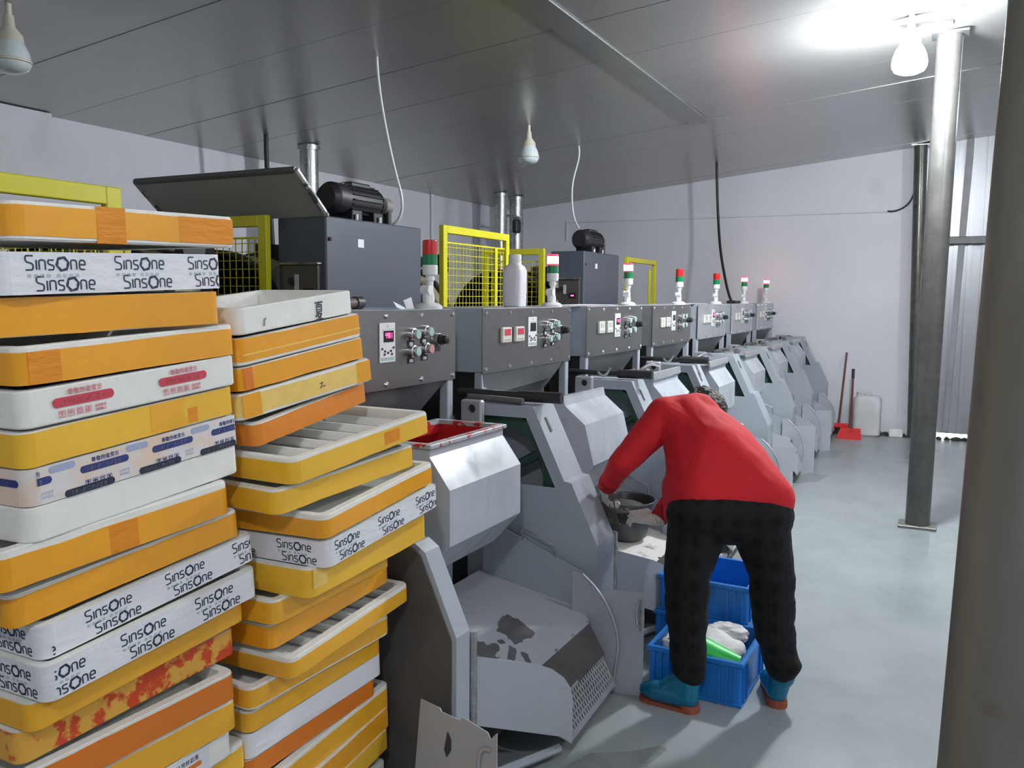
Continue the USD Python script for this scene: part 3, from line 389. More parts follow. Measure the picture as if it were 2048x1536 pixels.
# ---------------------------------------------------------------- the row of roasting machines
PITCH = 1.385
HOUSE = [(-2.0, .05), (-2.0, 1.25), (-1.66, 1.25), (-1.50, .92), (-1.465, .915), (-1.335, .64), (-1.335, .05)]
LABELS = ['nearest grey roasting machine, with an open red-lined pan and bare worn chute', 'second grey roasting machine, whose chute the stooping person is emptying', 'third grey roasting machine, its pan hidden behind the red sweater', 'fourth grey roasting machine, its closed pan just right of the dark-haired head', 'fifth grey roasting machine along the row, third from the far wall', 'sixth grey roasting machine along the row, next to last', 'seventh and last grey roasting machine, standing against the far wall']
def machine(k):
    D = np.array([0, PITCH * k, 0]); near = k < 3
    t = thing('roasting_machine', LABELS[k], 'machine', (-1.8, 2.95 + D[1], 0)); t.o = np.array([-1.8, 2.95, 0])   # parts are written where the first machine has them
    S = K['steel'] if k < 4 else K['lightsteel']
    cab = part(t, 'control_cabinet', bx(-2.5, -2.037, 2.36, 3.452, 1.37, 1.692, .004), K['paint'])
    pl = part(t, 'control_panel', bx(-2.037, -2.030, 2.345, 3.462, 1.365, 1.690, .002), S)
    pts = [(y, z) for z in (1.388, 1.668) for y in np.linspace(2.375, 3.435, 5)]
    sc = [lathe([(.011, 0), (.011, .003), (.008, .007), (.002, .008)], n=10) for _ in pts]
    sc = [frame(s, (-2.030, y, z), (0, 1, 0), (0, 0, 1), (1, 0, 0)) for s, (y, z) in zip(sc, pts)]
    if near:
        for s in sc: part(pl, 'screw', s, K['chrome'])
    else: part(pl, 'screw_set', cat(*sc), K['chrome'])
    # speed controller
    c = part(t, 'speed_controller', bx(-2.030, -2.024, 2.853, 2.963, 1.478, 1.64, .002), K['white'])
    part(c, 'display', bx(-2.0245, -2.022, 2.879, 2.948, 1.562, 1.608), K['screen' if k in (0, 2, 4) else 'offscreen'])
    if k in (0, 2, 4):
        segs = [sbox(0, 0, .010, .0022), sbox(0, .0098, .010, .012), sbox(0, .0196, .010, .0218), sbox(0, 0, .0022, .011), sbox(.0078, 0, .010, .011), sbox(0, .0108, .0022, .0218), sbox(.0078, .0108, .010, .0218)]
        pats = [(1, 4, 5, 6), (1, 4, 5, 6), (0, 1, 2, 3, 4, 5, 6), (0, 1, 2, 4, 5), (4, 6)]
        g = unary_union([affinity.translate(segs[i], .0125 * j, 0) for j, p in enumerate((pats[0], pats[1], pats[2], pats[4])) for i in p])
        part(c, 'digits', frame(extr(g, .001), (-2.022, 2.889, 1.578), (0, 1, 0), (0, 0, 1), (1, 0, 0)), K['led'])
    bt = [(2.868, 1.535), (2.887, 1.525), (2.908, 1.518), (2.929, 1.525), (2.948, 1.538), (2.884, 1.512), (2.936, 1.512)]
    part(c, 'key_pad', cat(*[cyl((-2.0245, y, z), (-2.021, y, z), .005, n=8) for y, z in bt]), K['black'])
    part(c, 'soft_keys', cat(*[bx(-2.0245, -2.022, y - .008, y + .008, 1.487, 1.50) for y in (2.872, 2.896, 2.92, 2.944)]), K['mint'])
    part(c, 'printed_mark', cat(bx(-2.0245, -2.0235, 2.90, 2.915, 1.622, 1.63), bx(-2.0245, -2.0235, 2.862, 2.954, 1.613, 1.615)), K['label'])
    for yb in (2.527, 2.680) if k else ():
        m = part(t, 'temperature_meter', bx(-2.030, -2.012, yb, yb + .105, 1.513, 1.592, .004), K['cream'])
        part(m, 'meter_window', bx(-2.0125, -2.0105, yb + .02, yb + .09, 1.55, 1.583), K['redink'] if k == 1 else K['label'])
        part(m, 'meter_keys', cat(*[bx(-2.0125, -2.0105, yb + .02 + .019 * q, yb + .033 + .019 * q, 1.523, 1.532) for q in range(4)]), K['label'])
    for (yb, zb, mm) in ((3.085, 1.588, 'mint'), (3.188, 1.596, 'mint'), (3.085, 1.515, 'mint'), (3.192, 1.521, 'pinkb' if k == 0 else 'mint')):
        b = part(t, 'push_button', frame(lathe([(.026, 0), (.026, .022), (.021, .024), (.021, .034), (.018, .037), (.001, .038)], n=18), (-2.030, yb, zb), (0, 1, 0), (0, 0, 1), (1, 0, 0)), K['chrome'], smooth=35)
        part(b, 'button_cap', cyl((-1.995, yb, zb), (-1.987, yb, zb), .019), K[mm]); q = part(b, 'button_tag', bx(-2.030, -2.0265, yb - .024, yb + .024, zb - .052, zb - .026), K['black']); part(q, 'tag_print', bx(-2.0265, -2.0258, yb - .013, yb + .013, zb - .047, zb - .034), K['label'])
    b = part(t, 'selector_knob', frame(lathe([(.025, 0), (.025, .03), (.02, .031), (.02, .055), (.012, .058), (.001, .058)], n=18), (-2.030, 3.30, 1.558), (0, 1, 0), (0, 0, 1), (1, 0, 0)), K['black'], smooth=35)
    part(b, 'knob_ring', frame(lathe([(.027, 0), (.027, .014), (.02, .016)], n=18), (-2.030, 3.30, 1.558), (0, 1, 0), (0, 0, 1), (1, 0, 0)), K['chrome']); part(b, 'key', bx(-1.973, -1.945, 3.298, 3.302, 1.553, 1.563), K['chrome'])
    part(b, 'button_tag', bx(-2.030, -2.0265, 3.276, 3.324, 1.504, 1.53), K['black'])
    # funnel and frame under the cabinet
    q = np.array([[(-2.48, 2.40, 1.37), (-2.045, 2.40, 1.37), (-2.045, 3.41, 1.37), (-2.48, 3.41, 1.37)], [(-2.40, 2.75, 1.05), (-2.15, 2.75, 1.05), (-2.15, 3.02, 1.05), (-2.40, 3.02, 1.05)]], float).reshape(-1, 3)
    part(t, 'feed_funnel', trimesh.convex.convex_hull(q), K['hopper'])
    if k == 1: part(t, 'funnel_apron', trimesh.convex.convex_hull(np.array([(-2.06, 2.36, 1.37), (-2.035, 2.36, 1.37), (-2.06, 3.36, 1.37), (-2.035, 3.36, 1.37), (-2.06, 2.38, 1.25), (-2.04, 2.38, 1.25), (-2.06, 3.2, 1.28), (-2.04, 3.2, 1.28)])), K['hopper'])
    for (x, y) in ((-2.06, 2.375), (-2.06, 3.43), (-2.46, 2.375), (-2.46, 3.43)): part(t, 'frame_post', bx(x - .022, x + .022, y - .025, y + .025, 0, 1.37, .004), K['paint'])
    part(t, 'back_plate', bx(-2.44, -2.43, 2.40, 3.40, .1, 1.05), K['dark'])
    # rocking pan
    prof = Polygon([(-1.65, 1.205), (-1.65, 1.165), (-1.565, 1.05), (-1.565, .84), (-1.69, .70), (-1.95, .70), (-2.055, .84), (-2.055, 1.05), (-1.97, 1.165), (-1.97, 1.205)])
    body = MF(xz(prof, 2.63, 3.212)) - MF(xz(prof.buffer(-.016, join_style=2).union(sbox(-1.955, 1.1, -1.667, 1.3)), 2.646, 3.196))
    lin = MF(xz(prof.buffer(-.0155, join_style=2).union(sbox(-1.955, 1.1, -1.667, 1.208)), 2.6455, 3.1965)) - MF(xz(prof.buffer(-.019, join_style=2).union(sbox(-1.951, 1.1, -1.671, 1.3)), 2.649, 3.193))
    rim = MF(bx(-1.985, -1.637, 2.617, 3.225, 1.195, 1.212, .003)) - MF(bx(-1.95, -1.672, 2.652, 3.19, 1.1, 1.3))
    ang = {1: -14, 2: -6}.get(k, 0); T = trimesh.transformations.rotation_matrix(math.radians(ang), (0, 1, 0), (-1.81, 2.9, .95)) if ang else np.eye(4)
    def rot(m): m = TM(m).copy() if hasattr(m, 'to_mesh') else m.copy(); m.apply_transform(T); return m
    pn = part(t, 'roasting_pan', rot(body), K['pan'], label='open red-lined pan' if k == 0 else None)
    if k != 1: part(pn, 'pan_rim', rot(rim), K['chipped' if k == 0 else 'pan'])
    part(pn, 'pan_lining', rot(lin), K['red'], label='red painted inside of the pan')
    part(pn, 'axle', cyl((-1.81, 2.50, .95), (-1.81, 2.64, .95), .04), K['pipe']); part(pn, 'axle', cyl((-1.81, 3.2, .95), (-1.81, 3.56, .95), .04), K['pipe'])
    if k:
        if k == 1: ld = part(t, 'pan_lid', rot(bx(-1.972, -1.648, 2.628, 3.214, 1.203, 1.212, .003)), K['pan'])
        else:
            tl = trimesh.transformations.rotation_matrix(math.radians(-7 + 3 * (k % 3)), (0, 1, 0), (-1.66, 2.9, 1.215))
            lm = cat(bx(-1.985, -1.64, 2.60, 3.23, 1.216, 1.226, .003), bx(-1.652, -1.63, 2.60, 3.23, 1.200, 1.25, .004)); lm.apply_transform(tl)
            ld = part(t, 'pan_lid', rot(lm), K['lightsteel'])
            part(ld, 'lid_latch', rot(cat(bx(-1.80, -1.75, 2.84, 2.90, 1.22, 1.265, .006), tube([(-1.82, 2.87, 1.25), (-1.77, 2.93, 1.285), (-1.72, 3.02, 1.27)], .009))), K['pipe'])
            part(ld, 'lid_hinge', rot(cat(cyl((-1.95, 2.68, 1.245), (-1.95, 3.15, 1.245), .013), bx(-1.97, -1.90, 2.74, 2.78, 1.222, 1.25), bx(-1.97, -1.90, 3.06, 3.10, 1.222, 1.25))), K['worn'])
    # pulley housing with its window
    hp = Polygon(HOUSE)
    win = sbox(-1.965, .885, -1.3, 1.215).intersection(hp.buffer(-.055, join_style=2))
    def housing(y0, win, w=.22, hp=hp):
        m = MF(xz(hp, y0, y0 + w)) - MF(xz(hp.buffer(-.006, join_style=2), y0 + .006, y0 + w - .006))
        return TM(m - MF(xz(win, y0 - .01, y0 + .1)) if win else m)
    hs = part(t, 'pulley_housing', housing(3.53, win), K['paint'])
    part(hs, 'housing_seam', plate([(-1.630, 3.60, 1.195), (-1.630, 3.618, 1.195), (-1.598, 3.618, 1.13), (-1.598, 3.60, 1.13)], .004), K['worn'])
    th = np.arange(36) / 36 * 2 * np.pi
    ring = trimesh.creation.annulus(.245, .31, .06, sections=48); ring = frame(ring, (-1.87, 3.61, .905), (1, 0, 0), (0, 0, 1), (0, -1, 0))
    wh = part(t, 'pulley', cat(ring, cyl((-1.87, 3.56, .905), (-1.87, 3.66, .905), .06)), K['green'], smooth=40, label='dark green spoked pulley')
    for a in range(5):
        u = a / 5 * 2 * np.pi + .5; part(wh, 'spoke', tube([(-1.87 + .05 * math.cos(u), 3.61, .905 + .05 * math.sin(u)), (-1.87 + .26 * math.cos(u), 3.61, .905 + .26 * math.sin(u))], .022, smooth=False), K['green'])
    part(wh, 'belt', frame(trimesh.creation.annulus(.311, .322, .035, sections=40), (-1.87, 3.61, .905), (1, 0, 0), (0, 0, 1), (0, -1, 0)), K['black'])
    if k == 0: part(t, 'pulley_housing', housing(2.285, None, .085, Polygon([(-2.0, .05), (-2.0, .955), (-1.49, .955), (-1.452, .93), (-1.335, .665), (-1.335, .05)])), K['paint'], label='end housing on the near side of the chute'); part(t, 'end_plate', xz(Polygon([(-1.99, .06), (-1.99, .94), (-1.50, .94), (-1.468, .918), (-1.352, .655), (-1.352, .06)]), 2.278, 2.2845), K['endplate'], label='dark end plate of the chute')
    bb = part(t, 'bearing_block', TM(MF(bx(-1.985, -1.875, 3.43, 3.47, 1.165, 1.275, .008)) - MF(cyl((-1.925, 3.40, 1.235), (-1.925, 3.50, 1.235), .02))), K['lightsteel'])
    part(bb, 'bearing_bore', cyl((-1.925, 3.445, 1.235), (-1.925, 3.465, 1.235), .0205), K['black']); part(bb, 'block_stand', bx(-1.965, -1.895, 3.435, 3.465, .9, 1.166), K['paint'])
    if k < 3:
        lv = part(t, 'lever', cyl((-2.10, 3.62, 1.285), (-1.60, 3.64, 1.283), .021 if k == 0 else .016), K['black'], smooth=40, label='dark foam-covered lever lying on the housing')
        part(lv, 'lever_grip', cyl((-1.78, 3.632, 1.283), (-1.565, 3.642, 1.283), .027), K['black'], smooth=40)
        if k == 0: part(lv, 'lever_end', cyl((-2.02, 3.57, 1.272), (-1.72, 3.55, 1.268), .016), K['worn'], smooth=40)
        else: part(lv, 'lever_clip', tube([(-1.90, 3.60, 1.29), (-1.86, 3.585, 1.27), (-1.82, 3.60, 1.32)], .008), K['pipe'])
    # chute
    side = part(t, 'chute_side', plate([(-1.90, 3.505, .715), (-1.389, 3.505, .521), (-1.372, 3.505, .30), (-1.459, 3.505, .289), (-1.90, 3.505, .40)], .006), K['paint'])
    part(side, 'handle', tube([(-1.69, 3.50, .634), (-1.69, 3.475, .690), (-1.68, 3.47, .697), (-1.54, 3.47, .645), (-1.527, 3.475, .635), (-1.527, 3.50, .572)], .005, smooth=False), K['pipe'], smooth=50)
    fl = [(-1.92, 2.38), (-1.92, 3.50), (-1.40, 3.50), (-1.315, 3.40), (-1.315, 2.865), (-1.372, 2.44)]
    fz = lambda x: .45 - .185 * (x + 1.92)
    ch = part(t, 'chute_floor', plate([(x, y, fz(x)) for x, y in fl], .006), K['chute'] if k != 1 else K['dusty'])
    if k == 0:
        for blob in ([(-1.613, 3.139), (-1.601, 3.171), (-1.548, 3.171), (-1.486, 3.143), (-1.444, 3.098), (-1.449, 3.066), (-1.453, 3.019), (-1.471, 2.975), (-1.503, 2.992), (-1.538, 3.026), (-1.572, 3.026)], [(-1.60, 2.85), (-1.568, 2.895), (-1.538, 2.873), (-1.532, 2.912), (-1.515, 2.93), (-1.496, 2.893), (-1.493, 2.839), (-1.476, 2.818), (-1.456, 2.83), (-1.50, 2.72)], [(-1.473, 2.94), (-1.448, 2.941), (-1.432, 2.909), (-1.412, 2.851), (-1.430, 2.843), (-1.455, 2.90)], [(-1.417, 2.932), (-1.397, 2.937), (-1.356, 2.885), (-1.371, 2.877)], [(-1.53, 2.94), (-1.52, 2.965), (-1.50, 2.95), (-1.51, 2.93)]):
            P = Polygon(blob).buffer(.004); n = int(P.length / .006); e = []
            for i in range(n):
                p = P.exterior.interpolate(i / n, normalized=True); r = 1 + (meshkit.fbm(np.array([p.x * 45, p.y * 45, 3.]), 3) - .5) * .5; c0 = P.centroid; e.append((c0.x + (p.x - c0.x) * r, c0.y + (p.y - c0.y) * r))
            P = Polygon(e).buffer(0)
            for g in getattr(P, 'geoms', [P]):
                if g.area > 1e-4:
                    m = extr(g, .0006); m.vertices[:, 2] += fz(m.vertices[:, 0]) + .0032; part(ch, 'bare_patch', m, K['worn'], label='bare metal patch where the paint has worn off')
    sl = part(t, 'slide_plate', plate([(-1.315, 2.865, fz(-1.315)), (-1.315, 3.40, fz(-1.315)), (-1.252, 3.42, .20), (-1.240, 2.875, .20)], .005), K['brown'])
    for y in (2.88, 3.05, 3.22, 3.39): part(sl, 'bolt', lathe([(.009, 0), (.009, .006), (.001, .008)], (-1.318, y, fz(-1.318) + .002), n=8), K['chrome'])
    W, Hh = .545, .15; holes = [affinity.rotate(sbox(u - .0042, v - .009, u + .0042, v + .009), 0) for r_, v in enumerate(np.arange(.032, Hh - .016, .0245)) for u in np.arange(.024 + .012 * (r_ % 2), W - .014, .024)]
    pf = sbox(0, 0, W, Hh).difference(unary_union(holes)); P0, P1, P2 = np.array((-1.178, 2.865, .075)), np.array((-1.197, 3.43, .075)), np.array((-1.240, 2.872, .20))
    ex = (P1 - P0) / np.linalg.norm(P1 - P0); ey = (P2 - P0); ey -= ex * (ex @ ey); ey /= np.linalg.norm(ey)
    part(t, 'perforated_plate', frame(extr(pf if near else sbox(0, 0, W, Hh), .002), P0, ex, ey, np.cross(ex, ey)), K['lightsteel'], label='perforated steel sieve at the chute lip')
    part(t, 'sieve_backing', plate([P0 + (-.03, 0, 0), P1 + (-.03, 0, 0), P1 + (-.08, 0, .13), P0 + (-.08, 0, .13)], .004), K['dark'])
    a, b = np.array((-1.36, 2.43)), np.array((-1.174, 2.852)); V = lambda s, z: (*(a + (b - a) * s), z)
    tp = part(t, 'chute_wing', plate([V(0.02, .545), V(.63, .44), V(.79, .402), V(.92, .352), V(.985, .31), V(1.02, .27), V(1.02, .08), V(.89, .128), V(.03, .30)], .006), K['chute'])
    part(tp, 'wing_rivet', lathe([(.007, 0), (.007, .003), (.001, .004)], n=8).apply_transform(trimesh.transformations.translation_matrix((*(a + (b - a) * .93 + (.006, -.004)), .315))), K['chrome'])
    part(tp, 'wing_flange', plate([V(.885, .128), V(1.02, .08), (*(a + (b - a) * 1.02 + (-.02, .05)), .08), (*(a + (b - a) * .885 + (-.02, .05)), .128)], .005), K['chute'])
    arc = [(-1.42, .535), (-1.372, .531), (-1.249, .395), (-1.212, .30), (-1.203, .24), (-1.209, .157), (-1.222, .06), (-1.42, .06)]
    part(t, 'chute_wing', xz(arc, 3.452, 3.458), K['chute']); part(t, 'wing_edge', tube([(x, 3.455, z) for x, z in arc[1:7]], .006), K['lightsteel'], smooth=50)
    part(t, 'chute_post', cyl((-1.357, 2.428, .28), (-1.357, 2.428, .638), .0165), K['pipe'], smooth=40)
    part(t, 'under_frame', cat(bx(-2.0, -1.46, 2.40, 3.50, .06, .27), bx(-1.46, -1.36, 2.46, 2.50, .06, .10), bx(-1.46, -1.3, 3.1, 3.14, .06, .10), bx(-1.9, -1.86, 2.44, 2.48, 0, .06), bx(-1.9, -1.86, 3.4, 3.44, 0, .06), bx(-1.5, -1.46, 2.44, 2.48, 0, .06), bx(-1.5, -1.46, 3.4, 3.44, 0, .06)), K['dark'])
    part(t, 'base_rail', tube([(-1.42, 2.46, .05), (-1.22, 2.86, .05)], .018, smooth=False), K['paint'])
    g = part(t, 'guard_plate', plate([(-1.48, 2.2346, 0), (-1.428, 2.2217, .472), (-1.345, 2.2018, .470), (-1.338, 2.2001, .460), (-1.26, 2.181, .459), (-1.249, 2.1785, .473), (-1.15, 2.1548, .459), (-1.14, 2.1524, .442), (-1.115, 2.1464, .469), (-1.115, 2.1464, 0)] if k == 0 else [(-1.27, 2.10, 0), (-1.27, 2.10, .47), (-1.105, 2.13, .47), (-1.105, 2.13, 0)], .004), K['chute'], label='sheet metal skirt standing on the floor')
    if k == 0:
        part(g, 'plate_slot', plate([(-1.311, 2.1895, .405), (-1.297, 2.186, .385), (-1.297, 2.186, .35), (-1.314, 2.190, .322), (-1.324, 2.1925, .345)], .003), K['dark'])
        part(g, 'rod_bracket', tube([(-1.135, 2.147, .41), (-1.165, 2.15, .405), (-1.178, 2.153, .385), (-1.178, 2.153, .10)], .007), K['lightsteel'], smooth=50)
    elif k < 3:
        part(g, 'latch_plate', bx(-1.125, -1.113, 2.115, 2.121, .30, .44, .002), K['pipe']); part(g, 'latch_hook', tube([(-1.123, 2.112, .43), (-1.135, 2.108, .38), (-1.128, 2.106, .33)], .004), K['chrome'])
    return t
TOPS = []
for k in range(7): machine(k)
def tower(k, lit, label):
    y, x, z = 3.415 + PITCH * k - .03, -2.12, 1.692
    t = thing('signal_tower', label, 'signal light', (x, y, z), group='red and green signal lights on the machines')
    part(t, 'base', cat(lathe([(.062, 0), (.062, .012), (.05, .022), (.03, .028), (.001, .028)], (x, y - .01, z)), bx(x - .02, x + .02, y - .045, y - .015, z + .02, z + .085, .012), cyl((x - .022, y - .03, z + .085), (x + .022, y - .03, z + .085), .022)), K['white'], smooth=40)
    part(t, 'stem', cat(lathe([(.018, .015), (.022, .05), (.016, .08), (.016, .125), (.022, .13), (.02, .155), (.001, .155)], (x, y, z))), K['white'], smooth=40)
    part(t, 'collar', lathe([(.02, .150), (.034, .155), (.036, .165), (.036, .195), (.034, .199), (.001, .199)], (x, y, z)), K['white'], smooth=35)
    part(t, 'green_lens', lathe([(.034, .199), (.034, .247), (.001, .247)], (x, y, z)), K['greenlens'], smooth=35)
    r = part(t, 'red_lens', lathe([(.0345, .247), (.0345, .305), (.031, .312), (.001, .313)], (x, y, z)), K['redlit' if lit else 'redlens'], smooth=35, label='lit red lens' if lit else None)
    if lit: part(r, 'lamp_core', lathe([(.0352, .256), (.0352, .299)], (x, y, z)), K['redcore'])
TL = ['unlit signal light beside the paper scraps, nearest to the viewer', 'glowing red signal light just right of the white bottle', 'glowing red signal light in front of the farthest yellow guard', 'unlit signal light on the fourth machine, left of the black cable', 'unlit signal light right beside the hanging black cable', 'glowing red signal light right of the black cable, next to last', 'glowing red signal light at the far end of the row']
for k, lit in enumerate((0, 1, 1, 0, 0, 1, 1)): tower(k, lit, TL[k])
# things lying on the cabinets
t = thing('bottle', 'white plastic bottle standing on the second machine', 'bottle', (-2.16, 4.34, 1.692)); bx_, by_ = -2.16, 4.34
def sq(h, a, r): return [np.array([bx_, by_, 1.692 + h]) + (math.copysign(abs(math.cos(u)) ** r, math.cos(u)) * a, math.copysign(abs(math.sin(u)) ** r, math.sin(u)) * a, 0) for u in np.arange(32) / 32 * 2 * np.pi]
def loft(rows):
    n = len(rows[0]); v = np.vstack(rows + [[np.mean(rows[0], 0)], [np.mean(rows[-1], 0)]]); f = []; k = len(rows)
    for i in range(k - 1):
        for j in range(n):
            q = (j + 1) % n; f += [[i * n + j, i * n + q, (i + 1) * n + q], [i * n + j, (i + 1) * n + q, (i + 1) * n + j]]
    for j in range(n):
        q = (j + 1) % n; f += [[q, j, k * n], [(k - 1) * n + j, (k - 1) * n + q, k * n + 1]]
    return trimesh.Trimesh(v, f, process=False)
part(t, 'bottle_body', loft([sq(0, .050, .5), sq(.006, .056, .5), sq(.065, .058, .5), (sq(.067, .055, .5)), sq(.075, .058, .5), sq(.20, .058, .5), sq(.225, .05, .6), sq(.238, .036, .9), sq(.25, .034, 1), sq(.252, .034, 1)]), K['bottle'], smooth=35)
part(t, 'bottle_cap', lathe([(.037, .246), (.037, .256), (.033, .258), (.036, .262), (.036, .288), (.032, .292), (.001, .292)], (bx_, by_, 1.692)), K['white'], smooth=35)
t = thing('hand_tool', 'rusty brown handled tool lying behind the top of the nearest panel', 'tool', (-2.25, 2.9, 1.692))
part(t, 'tool_shaft', cyl((-2.24, 2.72, 1.715), (-2.26, 3.0, 1.718), .018, .022), K['rust'], smooth=40); part(t, 'tool_ferrule', cyl((-2.26, 3.0, 1.718), (-2.263, 3.05, 1.719), .027), K['black'], smooth=40)
t = thing('paper_scrap', 'crumpled white paper scrap next to the nearest signal light', 'paper', (-2.12, 3.17, 1.692))
part(t, 'paper_fold', plate([(-2.11, 3.10, 1.70), (-2.10, 3.17, 1.694), (-2.13, 3.20, 1.696), (-2.14, 3.13, 1.735)], .001), K['paper']); part(t, 'paper_fold', trimesh.convex.convex_hull(np.array([(-2.12, 3.19, 1.693), (-2.10, 3.22, 1.694), (-2.14, 3.26, 1.745), (-2.15, 3.21, 1.73), (-2.125, 3.205, 1.693)])), K['paper'])
for i, (y0, y1, lab) in enumerate(((4.95, 5.75, 'white paper sheet spread on the third machine beside its signal light'), (7.62, 8.35, 'white papers on the fifth machine near the black cable'))):
    t = thing('paper_sheet', lab, 'paper', (-2.2, y0, 1.694)); n = 10; xs = np.linspace(y0, y1, n)
    part(t, 'sheet', plate([(-2.08, y0, 1.694), (-2.06, y1, 1.694), (-2.36, y1 + .03, 1.694), (-2.34, y0 + .05, 1.694)], .002), K['paper']); part(t, 'sheet', plate([(-2.07, y0 + .2, 1.698), (-2.05, y1 - .1, 1.700), (-2.3, y1 - .1, 1.70), (-2.3, y0 + .25, 1.698)], .0015), K['paper'])
t = thing('cable_plug', 'black plug block where the black cable meets the far machines', 'plug', (-2.17, 9.95, 1.692))
part(t, 'plug_body', bx(-2.22, -2.12, 9.85, 10.15, 1.692, 1.725, .01), K['black'])

# ---------------------------------------------------------------- the stacked foam boxes
def glyph_poly(ch):
    ps = []
    for p in GLYPH[ch].split(';'):
        rings = [[tuple(map(int, q.split(','))) for q in r.split(' ')] for r in p.split('|')]
        ps.append(Polygon(rings[0], rings[1:]).buffer(0))
    return unary_union(ps)
def han(text, h):
    g = unary_union([affinity.translate(glyph_poly(c), 42 * i, 0) for i, c in enumerate(text)])
    return affinity.scale(g, h / 38, h / 38, origin=(0, 0))
def stroke(lines, w): return unary_union([LineString(l).buffer(w, cap_style=2, join_style=1, quad_segs=2) for l in lines])
def arc(cx, cy, rx, ry, a0, a1, n=7): return [(cx + rx * math.cos(math.radians(a)), cy + ry * math.sin(math.radians(a))) for a in np.linspace(a0, a1, n)]
def brand(h):
    """the printed wordmark: Sins, a ring of six blades, ne"""
    w, x = .055, 0
    S = lambda x, wd, ht: [(x + wd, ht), (x + .16 * wd, ht), (x + .03 * wd, ht * .88), (x + .05 * wd, ht * .66), (x + .2 * wd, ht * .56), (x + .8 * wd, ht * .46), (x + .96 * wd, ht * .34), (x + .96 * wd, ht * .14), (x + .82 * wd, 0), (x, 0)]
    N = lambda x: [(x, 0), (x, .62), (x + .1, .70), (x + .34, .70), (x + .46, .62), (x + .48, .5), (x + .48, 0)]
    g = [S(0, .62, 1.0), [(.86, 0), (.86, .70)], N(1.08), S(1.78, .48, .70)]
    e = [(4.42, .36), (4.9, .36), (4.9, .55), (4.8, .68), (4.55, .70), (4.42, .58), (4.40, .15), (4.5, .02), (4.86, 0)]
    txt = stroke(g + [N(3.68), e], w)
    blades = []
    for k in range(6):
        a = math.radians(60 * k + 10); q = [(.60 * math.cos(a), .60 * math.sin(a)), (.60 * math.cos(a + 1.0), .60 * math.sin(a + 1.0)), (.42 * math.cos(a + 1.25), .42 * math.sin(a + 1.25)), (.36 * math.cos(a + .35), .36 * math.sin(a + .35))]
        blades.append(affinity.translate(Polygon(q), 2.98, .42))
    sub = unary_union([sbox(.1 + .52 * i + (.28 if i > 3 else 0), -.55, .38 + .52 * i + (.28 if i > 3 else 0), -.30) for i in range(8)]).difference(unary_union([sbox(.1 + .52 * i + .1, -.5, .1 + .52 * i + .14, -.35) for i in range(8)]))
    s = lambda p: affinity.scale(p, h, h, origin=(0, 0))
    return s(txt), s(unary_union(blades)), s(sub)
BR = brand(1.0)
def on_face(t, face, L, W, polys, m, name='lettering', lift=.0022):
    """polygons laid on the long aisle side ('side') or the near end ('end') of a box"""
    if polys.is_empty: return
    if face == 'side':
        polys = polys.intersection(sbox(-L / 2 + .02, -.01, L / 2 - .017, .2)); o, ex, ez = (W / 2 + lift - .0006, 0, 0), (0, 1, 0), (1, 0, 0)
    else:
        polys = polys.intersection(sbox(-W / 2 + .017, -.01, W / 2 - .02, .2)); o, ex, ez = (0, -L / 2 - lift + .0006, 0), (1, 0, 0), (0, -1, 0)
    if polys.is_empty: return
    return part(t, name, frame(extr(polys, .0006), o, ex, (0, 0, 1), ez), m)
BOXN = [0]
def rrect(L, W, r, d=0.0):
    return sbox(-W / 2 + r, -L / 2 + r, W / 2 - r, L / 2 - r).buffer(r + d, quad_segs=4)
